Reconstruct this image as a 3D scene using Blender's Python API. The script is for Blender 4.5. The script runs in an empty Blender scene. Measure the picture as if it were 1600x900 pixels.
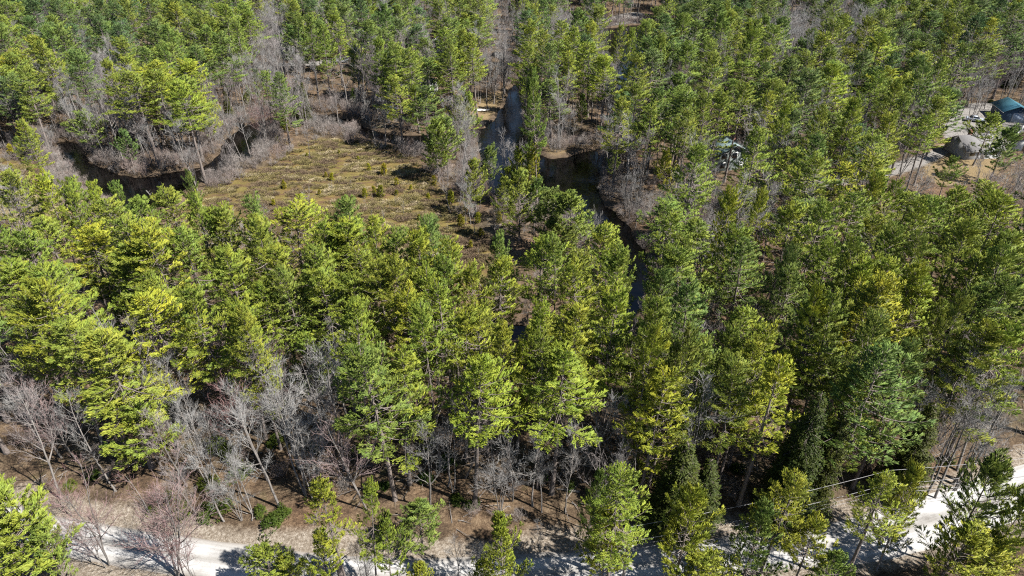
import bpy, math, random
import numpy as np
from math import radians, sin, cos, tan, pi, atan2, atan, sqrt

# ------------------------------------------------------------------ camera, sky, sun, exposure
CAM_H, PITCH, FPX = 65.0, radians(33.0), 1067.0
sc = bpy.context.scene
COL = sc.collection
cam_d = bpy.data.cameras.new("camera"); cam = bpy.data.objects.new("camera", cam_d); COL.objects.link(cam)
cam.location = (0, 0, CAM_H); cam.rotation_euler = (radians(90) - PITCH, 0, 0)
cam_d.sensor_width = 36; cam_d.lens = 36 * FPX / 1600; cam_d.clip_end = 6000; cam_d.clip_start = 0.5
sc.camera = cam
SUN_EL, SUN_AZ = radians(50), radians(115)        # azimuth clockwise from +Y
w = bpy.data.worlds.new("World"); sc.world = w; w.use_nodes = True
nt = w.node_tree; bg = nt.nodes["Background"]
sky = nt.nodes.new("ShaderNodeTexSky"); sky.sky_type = 'NISHITA'; sky.sun_disc = False
sky.sun_elevation = SUN_EL; sky.sun_rotation = SUN_AZ; sky.air_density = 1.0; sky.dust_density = 0.15; sky.ozone_density = 2.5
nt.links.new(sky.outputs[0], bg.inputs[0]); bg.inputs[1].default_value = 0.050
sd = bpy.data.lights.new("sun", 'SUN'); sun = bpy.data.objects.new("sun", sd); COL.objects.link(sun)
sd.energy = 5.0; sd.angle = radians(0.53); sd.color = (1.0, 0.95, 0.87)
sun.rotation_euler = (radians(90) - SUN_EL, 0, pi - SUN_AZ)
sc.view_settings.view_transform = 'Standard'; sc.view_settings.look = 'None'
sc.view_settings.exposure = 1.42; sc.view_settings.gamma = 1.0
sc.cycles.use_denoising = False; sc.cycles.pixel_filter_type = 'BLACKMAN_HARRIS'; sc.cycles.filter_width = 1.15
sc.cycles.max_bounces = 5; sc.cycles.diffuse_bounces = 2; sc.cycles.glossy_bounces = 2
sc.cycles.transmission_bounces = 3; sc.cycles.caustics_reflective = False; sc.cycles.caustics_refractive = False

rng = np.random.default_rng(7)
R = random.Random(11)

# ------------------------------------------------------------------ photo pixel <-> place
CP, SP = cos(PITCH), sin(PITCH)
def unproj(u, v, z=0.0):
    a, b = (u - 800) / FPX, -(v - 450) / FPX
    dy, dz = CP + b * SP, -SP + b * CP
    t = (z - CAM_H) / dz
    return (a * t, dy * t)
def proj(x, y, z):
    x = np.asarray(x, float); y = np.asarray(y, float); z = np.asarray(z, float) - CAM_H
    d = y * CP - z * SP
    return 800 + FPX * x / d, 450 - FPX * (y * SP + z * CP) / d, d
def poly(px, z=0.0):
    return np.array([unproj(u, v, z) for u, v in px])
def inside(P, X, Y):
    X = np.asarray(X, float); Y = np.asarray(Y, float)
    r = np.zeros(X.shape, bool); n = len(P)
    for i in range(n):
        x1, y1 = P[i]; x2, y2 = P[(i + 1) % n]
        if y1 == y2: continue
        c = ((y1 > Y) != (y2 > Y)) & (X < (x2 - x1) * (Y - y1) / (y2 - y1) + x1)
        r ^= c
    return r
def dist(P, X, Y, closed=True):
    X = np.asarray(X, float); Y = np.asarray(Y, float)
    d = np.full(X.shape, 1e9); n = len(P)
    for i in range(n if closed else n - 1):
        x1, y1 = P[i]; x2, y2 = P[(i + 1) % n]
        dx, dy = x2 - x1, y2 - y1; L = dx * dx + dy * dy + 1e-9
        t = np.clip(((X - x1) * dx + (Y - y1) * dy) / L, 0, 1)
        d = np.minimum(d, np.hypot(X - x1 - t * dx, Y - y1 - t * dy))
    return d
def smooth(P, k=3, closed=True):
    P = np.array(P, float)
    for _ in range(k):
        Q = np.roll(P, -1, 0) if closed else P[1:]
        A = P if closed else P[:-1]
        N = np.empty((2 * len(A), 2)); N[0::2] = A * .75 + Q * .25; N[1::2] = A * .25 + Q * .75
        if not closed: N = np.vstack([P[:1], N, P[-1:]])
        P = N
    return P
# value noise for terrain and placement
_lat = rng.random((256, 256))
def vnoise(X, Y, s):
    X = np.asarray(X, float) / s + 71.3; Y = np.asarray(Y, float) / s + 13.7
    i = np.floor(X).astype(int); j = np.floor(Y).astype(int); fx = X - i; fy = Y - j
    fx = fx * fx * (3 - 2 * fx); fy = fy * fy * (3 - 2 * fy); g = lambda a, b: _lat[a % 256, b % 256]
    return (g(i, j) * (1 - fx) + g(i + 1, j) * fx) * (1 - fy) + (g(i, j + 1) * (1 - fx) + g(i + 1, j + 1) * fx) * fy

# ------------------------------------------------------------------ map of the place
W_LEFT = smooth(poly([(83,222),(120,221),(133,240),(142,257),(165,266),(195,277),(232,278),(268,270),(292,264),(318,261),(345,243),
    (350,218),(372,202),(400,190),(455,178),(505,178),(556,190),(582,206),(632,212),(668,212),(700,208),(768,198),(768,212),(700,226),
    (660,236),(615,226),(566,214),(540,200),(500,194),(455,194),(410,206),(402,228),(388,252),(366,256),(348,276),(318,284),(285,300),
    (262,316),(236,334),(196,334),(176,310),(146,293),(112,272),(96,246)], -0.6), 2)
W_MAIN = smooth(poly([(797,132),(813,132),(817,160),(818,188),(815,212),(835,234),(858,251),(886,246),(936,229),(943,262),(934,300),
    (956,332),(986,360),(1014,402),(1014,440),(1002,485),(972,520),(880,540),(760,530),(650,517),(550,514),(445,516),(330,506),(200,494),
    (200,478),(330,488),(445,496),(550,492),(650,495),(760,507),(880,516),(955,500),(978,470),(985,432),(962,398),(930,368),(895,345),
    (850,332),(812,322),(775,308),(752,282),(746,240),(750,208),(775,186),(791,160)], -0.6), 2)
W_TOP = smooth(poly([(846,18),(870,34),(905,42),(945,46),(1003,36),(1052,52),(1060,86),(1008,92),(996,112),(994,158),(964,158),(962,108),
    (940,88),(925,66),(880,64),(848,54)], -0.6), 2)
WATERS = [W_LEFT, W_MAIN, W_TOP]
BOG = smooth(poly([(268,345),(318,300),(352,283),(420,262),(444,240),(490,216),(560,221),(612,228),(645,246),(682,284),(722,318),(745,366),
    (795,392),(812,425),(760,452),(600,462),(450,452),(330,425),(262,385)], -0.35), 2)
BOG2 = smooth(poly([(-120,248),(0,248),(60,262),(98,281),(150,312),(160,345),(90,352),(-120,330)], -0.35), 2)
LAWN = smooth(poly([(1452,238),(1490,226),(1530,230),(1560,262),(1552,292),(1470,300),(1440,288),(1444,258)]), 2)
YARD = smooth(poly([(1478,178),(1530,166),(1600,172),(1680,185),(1680,240),(1560,236),(1480,238),(1468,205)]), 2)
LANE = smooth(poly([(1215,296),(1280,282),(1360,272),(1440,250),(1475,232),(1490,240),(1450,266),(1370,290),(1290,300),(1222,312)]), 2)
FARROAD = poly([(300,118),(440,106),(500,104),(560,94),(620,88),(690,80)])
POINT = smooth(poly([(742,150),(790,140),(795,158),(775,180),(756,196),(742,200),(728,180)]), 2)
SANDY = smooth(poly([(940,30),(1000,18),(1012,30),(1000,40),(950,46)]), 2)
ISLET = smooth(poly([(842,218),(880,224),(925,214),(945,222),(930,232),(886,246),(858,250),(842,238)]), 2)
RC = [(-260, 741), (-120, 771), (0, 815), (60, 832), (100, 839), (200, 855), (300, 870), (400, 885), (500, 896), (600, 901), (700, 901), (800, 897), (900, 890), (1000, 881), (1100, 871), (1200, 861), (1290, 854), (1370, 839), (1440, 818), (1520, 793), (1600, 766), (1700, 734), (1850, 696)]
ROAD = smooth(poly(RC), 2, False)

def fields_exact(X, Y):
    sd_ = np.full(np.shape(X), 1e9)
    for W in WATERS:
        d = dist(W, X, Y); sd_ = np.minimum(sd_, np.where(inside(W, X, Y), -d, d))
    b = np.full(np.shape(X), 1e9)
    for W in (BOG, BOG2):
        d = dist(W, X, Y); b = np.minimum(b, np.where(inside(W, X, Y), -d, d))
    return sd_, b, dist(ROAD, X, Y, False)
_gx = np.arange(-420, 420.1, .8); _gy = np.arange(-20, 500.1, .8)
_GF = [g.astype(np.float32) for g in fields_exact(*np.meshgrid(_gx, _gy))]
def fields(X, Y):
    i = np.clip((np.asarray(X, float) + 420) / .8, 0, len(_gx) - 1.001); j = np.clip((np.asarray(Y, float) + 20) / .8, 0, len(_gy) - 1.001)
    i0 = i.astype(int); j0 = j.astype(int); a = i - i0; b = j - j0
    return tuple((g[j0, i0] * (1 - a) + g[j0, i0 + 1] * a) * (1 - b) + (g[j0 + 1, i0] * (1 - a) + g[j0 + 1, i0 + 1] * a) * b for g in _GF)
def sstep(a, b, x):
    t = np.clip((x - a) / (b - a), 0, 1); return t * t * (3 - 2 * t)
def height(X, Y, f=None):
    sdw, sdb, dr = f if f is not None else fields(X, Y)
    h = 0.9 * (vnoise(X, Y, 38) - .5) + 0.35 * (vnoise(X, Y, 9) - .5) + .12 * (vnoise(X, Y, 2.2) - .5)
    h += 0.7 * sstep(1, 22, sdw) * 1.0 + 0.6 * sstep(14, 60, sdw)
    h *= sstep(2.2, 9, dr)
    h = np.where(sdb < 3, h * sstep(-1, 5, sdb) + (-0.30 + .25 * (vnoise(X, Y, 3.1) - .5)) * (1 - sstep(-1, 5, sdb)), h)
    j = sdw + 1.3 * (vnoise(X, Y, 2.5) - .5)
    return np.where(j < 3, h * sstep(-.3, 2.6, j) - 1.6 * (1 - sstep(-1.0, .7, j)), h)
def hz(x, y):
    return float(height(np.array([x]), np.array([y]))[0])

# ------------------------------------------------------------------ materials
def nodes(name):
    m = bpy.data.materials.new(name); m.use_nodes = True
    t = m.node_tree; return m, t, t.nodes, t.links, t.nodes["Principled BSDF"]
def add(N, kind, **kw):
    n = N.new(kind)
    for k, v in kw.items(): setattr(n, k, v)
    return n
def ramp(N, stops):
    r = N.new("ShaderNodeValToRGB"); e = r.color_ramp.elements
    while len(e) < len(stops): e.new(0.5)
    for i, (p, c) in enumerate(stops):
        e[i].position = p; e[i].color = (*c, 1)
    return r
def mixc(N, L, fac, a, b, mode='MIX'):
    m = N.new("ShaderNodeMix"); m.data_type = 'RGBA'; m.blend_type = mode
    for i, s in ((0, fac), (6, a), (7, b)):
        if hasattr(s, 'links') or hasattr(s, 'is_linked'): L.new(s, m.inputs[i])
        elif isinstance(s, tuple): m.inputs[i].default_value = (*s, 1)
        else: m.inputs[i].default_value = s
    return m.outputs[2]
def noise(N, L, scale, detail=4, rough=.6, co=None, vec=None):
    n = N.new("ShaderNodeTexNoise"); n.inputs['Scale'].default_value = scale
    n.inputs['Detail'].default_value = detail; n.inputs['Roughness'].default_value = rough
    if vec is not None: L.new(vec, n.inputs['Vector'])
    return n.outputs['Fac']
def stretch(N, L, vec, s):
    m = N.new("ShaderNodeMapping"); m.inputs['Scale'].default_value = s; L.new(vec, m.inputs['Vector']); return m.outputs[0]
def math_(N, L, op, a, b=0.0):
    m = N.new("ShaderNodeMath"); m.operation = op
    for i, s in enumerate((a, b)):
        if hasattr(s, 'is_linked'): L.new(s, m.inputs[i])
        else: m.inputs[i].default_value = s
    return m.outputs[0]

def mat_foliage(name, stops, trans=.17, var=.25):
    m, t, N, L, P = nodes(name)
    a = add(N, "ShaderNodeAttribute", attribute_type='INSTANCER', attribute_name='tone')
    r = ramp(N, stops); L.new(a.outputs['Fac'], r.inputs[0])
    g = N.new("ShaderNodeNewGeometry")
    hs = N.new("ShaderNodeHueSaturation")
    v = math_(N, L, 'MULTIPLY_ADD', g.outputs['Random Per Island'], 0.34)
    v.node.inputs[2].default_value = 0.80; L.new(v, hs.inputs['Value'])
    oi = N.new("ShaderNodeObjectInfo")
    h = math_(N, L, 'MULTIPLY_ADD', oi.outputs['Random'], 0.03); h.node.inputs[2].default_value = 0.485; L.new(h, hs.inputs['Hue'])
    L.new(r.outputs[0], hs.inputs['Color'])
    c2 = N.new("ShaderNodeTexCoord"); n = noise(N, L, 0.55, 2, .5, vec=c2.outputs['Object'])
    cr = ramp(N, [(0.35, (.78, .86, .8)), (0.7, (1.25, 1.12, .85))]); L.new(n, cr.inputs[0])
    col = mixc(N, L, 1.0, hs.outputs[0], cr.outputs[0], 'MULTIPLY')
    L.new(col, P.inputs['Base Color']); P.inputs['Roughness'].default_value = .55
    P.inputs['Specular IOR Level'].default_value = .12
    sp = stretch(N, L, c2.outputs['Object'], (1, 1, 0)); vn = N.new("ShaderNodeVectorMath"); vn.operation = 'NORMALIZE'; L.new(sp, vn.inputs[0])
    va = N.new("ShaderNodeVectorMath"); va.operation = 'MULTIPLY_ADD'; L.new(vn.outputs[0], va.inputs[0]); va.inputs[1].default_value = (.75, .75, .75); va.inputs[2].default_value = (0, 0, .65)
    vt = N.new("ShaderNodeVectorTransform"); vt.vector_type = 'NORMAL'; vt.convert_from = 'OBJECT'; vt.convert_to = 'WORLD'; L.new(va.outputs[0], vt.inputs[0])
    vm = N.new("ShaderNodeMix"); vm.data_type = 'VECTOR'; vm.inputs[0].default_value = .55; L.new(g.outputs['Normal'], vm.inputs[4]); L.new(vt.outputs[0], vm.inputs[5])
    v2 = N.new("ShaderNodeVectorMath"); v2.operation = 'NORMALIZE'; L.new(vm.outputs[1], v2.inputs[0]); L.new(v2.outputs[0], P.inputs['Normal'])
    tr = N.new("ShaderNodeBsdfTranslucent"); L.new(col, tr.inputs[0])
    ms = N.new("ShaderNodeMixShader"); ms.inputs[0].default_value = trans
    L.new(P.outputs[0], ms.inputs[1]); L.new(tr.outputs[0], ms.inputs[2])
    L.new(ms.outputs[0], N["Material Output"].inputs[0]); return m
M_NEEDLE = mat_foliage("pine_needles", [(0, (.098, .160, .068)), (.35, (.162, .220, .055)), (.7, (.238, .285, .046)), (1, (.320, .340, .037))])
M_HEM = mat_foliage("hemlock_needles", [(0, (.036, .050, .012)), (1, (.075, .088, .018))], .15)
M_BUSH = mat_foliage("bush_leaves", [(0, (.045, .085, .018)), (1, (.11, .13, .020))], .25)
M_SAP = mat_foliage("sapling_needles", [(0, (.10, .12, .02)), (1, (.30, .27, .02))], .3)

def mat_bark(name, c1, c2, scale=6.0, tonecol=None):
    m, t, N, L, P = nodes(name)
    tc = N.new("ShaderNodeTexCoord"); s = stretch(N, L, tc.outputs['Object'], (1, 1, .18))
    r = ramp(N, [(.3, c1), (.72, c2)]); L.new(noise(N, L, scale, 5, .7, vec=s), r.inputs[0])
    col = r.outputs[0]
    if tonecol:
        a = add(N, "ShaderNodeAttribute", attribute_type='INSTANCER', attribute_name='tone')
        col = mixc(N, L, a.outputs['Fac'], col, tonecol)
    oi = N.new("ShaderNodeObjectInfo"); hs = N.new("ShaderNodeHueSaturation")
    v = math_(N, L, 'MULTIPLY_ADD', oi.outputs['Random'], 0.5); v.node.inputs[2].default_value = 0.75; L.new(v, hs.inputs['Value'])
    L.new(col, hs.inputs['Color']); L.new(hs.outputs[0], P.inputs['Base Color']); P.inputs['Roughness'].default_value = .9
    b = N.new("ShaderNodeBump"); b.inputs['Strength'].default_value = .6; b.inputs['Distance'].default_value = .03
    L.new(noise(N, L, scale * 2, 4, .7, vec=s), b.inputs['Height']); L.new(b.outputs[0], P.inputs['Normal'])
    return m
M_PBARK = mat_bark("pine_bark", (.085, .068, .058), (.20, .17, .155))
M_BBARK = mat_bark("grey_bark", (.085, .076, .07), (.24, .222, .208))
M_TWIG = mat_bark("twigs", (.155, .152, .148), (.285, .282, .276), 3, (.165, .085, .082))
M_SHRUBT = mat_bark("alder_twigs", (.135, .120, .108), (.27, .252, .240), .8, (.19, .145, .130))

def mat_simple(name, c, rough=.6, metal=0, bump=None, c2=None, scale=8, spec=.5, vec=(1, 1, 1)):
    m, t, N, L, P = nodes(name)
    P.inputs['Base Color'].default_value = (*c, 1); P.inputs['Roughness'].default_value = rough; P.inputs['Metallic'].default_value = metal
    P.inputs['Specular IOR Level'].default_value = spec
    tc = N.new("ShaderNodeTexCoord"); s = stretch(N, L, tc.outputs['Object'], vec)
    c2 = c2 or tuple(x * .72 for x in c)
    r = ramp(N, [(.35, c2), (.65, c)]); n = noise(N, L, scale, 5, .65, vec=s); L.new(n, r.inputs[0]); L.new(r.outputs[0], P.inputs['Base Color'])
    if bump:
        b = N.new("ShaderNodeBump"); b.inputs['Strength'].default_value = bump; b.inputs['Distance'].default_value = .05
        L.new(n, b.inputs['Height']); L.new(b.outputs[0], P.inputs['Normal'])
    return m

# ground: litter / bog / bank / lawn / gravel from vertex masks
def mat_ground():
    m, t, N, L, P = nodes("forest_floor")
    tc = N.new("ShaderNodeTexCoord"); V = tc.outputs['Object']
    big, mid, fine = noise(N, L, .07, 4, .6, vec=V), noise(N, L, .6, 6, .7, vec=V), noise(N, L, 3.2, 6, .85, vec=V)
    r1 = ramp(N, [(.38, (.030, .022, .017)), (.49, (.080, .056, .038)), (.57, (.145, .106, .070)), (.72, (.29, .235, .17))])
    L.new(math_(N, L, 'ADD', math_(N, L, 'MULTIPLY', mid, .45), math_(N, L, 'MULTIPLY', fine, .58)), r1.inputs[0])
    r1b = ramp(N, [(.3, (.72, .80, .80)), (.7, (1.12, 1.0, .92))]); L.new(big, r1b.inputs[0])
    litter = mixc(N, L, 1.0, r1.outputs[0], r1b.outputs[0], 'MULTIPLY')
    moss = ramp(N, [(.60, (0, 0, 0)), (.72, (.55, .55, .55))]); L.new(noise(N, L, .23, 5, .65, vec=V), moss.inputs[0])
    litter = mixc(N, L, moss.outputs[0], litter, (.085, .095, .035))
    sv = stretch(N, L, V, (.3, 1, 1))
    bn = noise(N, L, .9, 7, .75, vec=sv); bn2 = noise(N, L, .09, 4, .6, vec=V)
    rb = ramp(N, [(.30, (.045, .034, .018)), (.42, (.105, .070, .044)), (.52, (.118, .100, .034)), (.62, (.155, .130, .050)), (.78, (.24, .195, .11))])
    L.new(bn, rb.inputs[0])
    rb2 = ramp(N, [(.35, (1.12, .98, .95)), (.65, (1.0, .98, .85))]); L.new(bn2, rb2.inputs[0])
    bog = mixc(N, L, 1.0, rb.outputs[0], rb2.outputs[0], 'MULTIPLY')
    def mask(name):
        a = add(N, "ShaderNodeAttribute", attribute_name=name)
        s = math_(N, L, 'ADD', a.outputs['Fac'], math_(N, L, 'MULTIPLY', math_(N, L, 'SUBTRACT', mid, .5), .9))
        s2 = math_(N, L, 'MULTIPLY_ADD', math_(N, L, 'SUBTRACT', s, .5), 3.0); s2.node.inputs[2].default_value = .5
        s2.node.use_clamp = True; return s2
    gr = ramp(N, [(.3, (.12, .112, .105)), (.7, (.27, .258, .245))]); L.new(fine, gr.inputs[0])
    sh = ramp(N, [(.36, (.085, .066, .048)), (.5, (.20, .166, .130)), (.66, (.38, .345, .30))]); L.new(fine, sh.inputs[0])
    lw = ramp(N, [(.3, (.12, .088, .045)), (.7, (.24, .18, .10))]); L.new(fine, lw.inputs[0])
    bk = ramp(N, [(.3, (.035, .026, .018)), (.7, (.13, .095, .065))]); L.new(mid, bk.inputs[0])
    c = mixc(N, L, mask('m_bog'), litter, bog)
    c = mixc(N, L, mask('m_lawn'), c, lw.outputs[0])
    c = mixc(N, L, mask('m_gravel'), c, gr.outputs[0])
    c = mixc(N, L, mask('m_shoulder'), c, sh.outputs[0])
    c = mixc(N, L, mask('m_bank'), c, bk.outputs[0])
    L.new(c, P.inputs['Base Color']); P.inputs['Roughness'].default_value = .95; P.inputs['Specular IOR Level'].default_value = .15
    b = N.new("ShaderNodeBump"); b.inputs['Strength'].default_value = .9; b.inputs['Distance'].default_value = .25
    L.new(math_(N, L, 'ADD', fine, bn), b.inputs['Height']); L.new(b.outputs[0], P.inputs['Normal'])
    return m
def mat_road():
    m, t, N, L, P = nodes("gravel")
    tc = N.new("ShaderNodeTexCoord"); uv = stretch(N, L, tc.outputs['UV'], (1, .04, 1))
    tr = noise(N, L, 6, 4, .6, vec=uv); f = noise(N, L, 7, 5, .8, vec=tc.outputs['Object']); p = noise(N, L, .35, 4, .6, vec=tc.outputs['Object'])
    s = math_(N, L, 'ADD', math_(N, L, 'MULTIPLY', tr, .5), math_(N, L, 'ADD', math_(N, L, 'MULTIPLY', f, .28), math_(N, L, 'MULTIPLY', p, .3)))
    r = ramp(N, [(.40, (.12, .112, .105)), (.49, (.26, .255, .25)), (.62, (.37, .368, .368))]); L.new(s, r.inputs[0])
    sx = N.new("ShaderNodeSeparateXYZ"); L.new(tc.outputs['UV'], sx.inputs[0])
    ux = math_(N, L, 'ADD', sx.outputs[0], math_(N, L, 'MULTIPLY', math_(N, L, 'SUBTRACT', p, .5), .16))
    tk = ramp(N, [(0, (.52, .47, .42)), (.10, (.85, .83, .80)), (.22, (1.08, 1.08, 1.08)), (.36, (1.0, 1, 1)), (.5, (.74, .72, .69)), (.64, (1.0, 1, 1)), (.78, (1.08, 1.08, 1.08)), (.90, (.85, .83, .80)), (1, (.52, .47, .42))])
    L.new(ux, tk.inputs[0]); L.new(mixc(N, L, 1.0, r.outputs[0], tk.outputs[0], 'MULTIPLY'), P.inputs['Base Color']); P.inputs['Roughness'].default_value = .95
    b = N.new("ShaderNodeBump"); b.inputs['Strength'].default_value = .5; b.inputs['Distance'].default_value = .05
    L.new(s, b.inputs['Height']); L.new(b.outputs[0], P.inputs['Normal']); return m
def mat_water():
    m, t, N, L, P = nodes("river_water")
    tc = N.new("ShaderNodeTexCoord"); V = tc.outputs['Object']
    r = ramp(N, [(.4, (.0008, .0008, .001)), (.75, (.003, .002, .0015))]); L.new(noise(N, L, .25, 5, .6, vec=V), r.inputs[0])
    L.new(r.outputs[0], P.inputs['Base Color']); P.inputs['Roughness'].default_value = .05; P.inputs['IOR'].default_value = 1.33
    b = N.new("ShaderNodeBump"); b.inputs['Strength'].default_value = .5; b.inputs['Distance'].default_value = .05
    L.new(noise(N, L, 1.6, 3, .5, vec=stretch(N, L, V, (1, .5, 1))), b.inputs['Height']); L.new(b.outputs[0], P.inputs['Normal']); return m

# ------------------------------------------------------------------ mesh helpers
def mesh(name, V, F, mat=None, smooth_=False, mats=None):
    """F: list of (array n x k) face arrays"""
    me = bpy.data.meshes.new(name); V = np.asarray(V, np.float32)
    F = [np.asarray(f, np.int32) for f in (F if isinstance(F, list) else [F]) if len(f)]
    me.vertices.add(len(V)); me.vertices.foreach_set("co", V.ravel())
    loops = np.concatenate([f.ravel() for f in F]); tot = np.concatenate([np.full(len(f), f.shape[1], np.int32) for f in F])
    me.loops.add(len(loops)); me.loops.foreach_set("vertex_index", loops)
    me.polygons.add(len(tot)); me.polygons.foreach_set("loop_start", np.concatenate([[0], np.cumsum(tot)[:-1]]).astype(np.int32))
    me.polygons.foreach_set("loop_total", tot)
    if smooth_: me.polygons.foreach_set("use_smooth", np.ones(len(tot), bool))
    me.update(calc_edges=True); me.validate()
    if mat: me.materials.append(mat)
    return me
def link(name, me, parent=None, loc=None, rot=None):
    o = bpy.data.objects.new(name, me); COL.objects.link(o)
    if parent: o.parent = parent
    if loc is not None: o.location = loc
    if rot is not None: o.rotation_euler = rot
    return o
def tag(o, label=None, cat=None, group=None, kind=None):
    if label: o['label'] = label
    if cat: o['category'] = cat
    if group: o['group'] = group
    if kind: o['kind'] = kind
    return o

class Tubes:
    def __init__(s): s.V = []; s.Q = []; s.T = []; s.n = 0
    def tube(s, pts, rad, k=5):
        pts = np.asarray(pts, float); n = len(pts); d = np.gradient(pts, axis=0); d /= np.linalg.norm(d, axis=1)[:, None] + 1e-9
        up = np.array([0, 0, 1.]) if abs(d[0][2]) < .9 else np.array([1., 0, 0])
        a = np.cross(d, up); a /= np.linalg.norm(a, axis=1)[:, None] + 1e-9; b = np.cross(d, a)
        th = np.arange(k) * 2 * pi / k; rad = np.asarray(rad, float)
        V = pts[:, None] + rad[:, None, None] * (a[:, None] * np.cos(th)[None, :, None] + b[:, None] * np.sin(th)[None, :, None])
        i = np.arange(n - 1)[:, None] * k + np.arange(k)[None]; j = np.arange(n - 1)[:, None] * k + (np.arange(k)[None] + 1) % k
        s.Q.append((np.stack([i, j, j + k, i + k], -1).reshape(-1, 4)) + s.n); s.V.append(V.reshape(-1, 3)); s.n += n * k
    def tri(s, A, B, wd):
        """thin tapering slivers from A to B"""
        A = np.asarray(A, float); B = np.asarray(B, float); d = B - A
        r = rng.normal(size=d.shape); p = np.cross(d, r); p /= np.linalg.norm(p, axis=1)[:, None] + 1e-9
        V = np.stack([A - p * np.reshape(wd, (-1, 1)) / 2, A + p * np.reshape(wd, (-1, 1)) / 2, B], 1).reshape(-1, 3)
        s.T.append(np.arange(len(A) * 3).reshape(-1, 3) + s.n); s.V.append(V); s.n += len(V)
    def build(s, name, mat, sm=True):
        F = []
        if s.Q: F.append(np.concatenate(s.Q))
        if s.T: F.append(np.concatenate(s.T))
        return mesh(name, np.concatenate(s.V), F, mat, sm)
def tufts(P, D, nb, ln, wd, spread=.75, upb=.25):
    """fans of narrow blades at points P facing D"""
    P = np.repeat(np.asarray(P, float), nb, 0); D = np.repeat(np.asarray(D, float), nb, 0); n = len(P)
    D = D / (np.linalg.norm(D, axis=1)[:, None] + 1e-9) + rng.normal(size=(n, 3)) * spread * .55; D[:, 2] += upb
    D /= np.linalg.norm(D, axis=1)[:, None]
    s = np.cross(D, rng.normal(size=(n, 3))); s /= np.linalg.norm(s, axis=1)[:, None] + 1e-9
    l = ln * rng.uniform(.65, 1.2, (n, 1)); w_ = wd * rng.uniform(.6, 1.2, (n, 1))
    P = P + rng.normal(size=(n, 3)) * .03
    V = np.stack([P, P + D * l * .8 + s * w_, P + D * l, P + D * l * .75 - s * w_], 1).reshape(-1, 3)
    return V, np.arange(n * 4).reshape(-1, 4)

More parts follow.
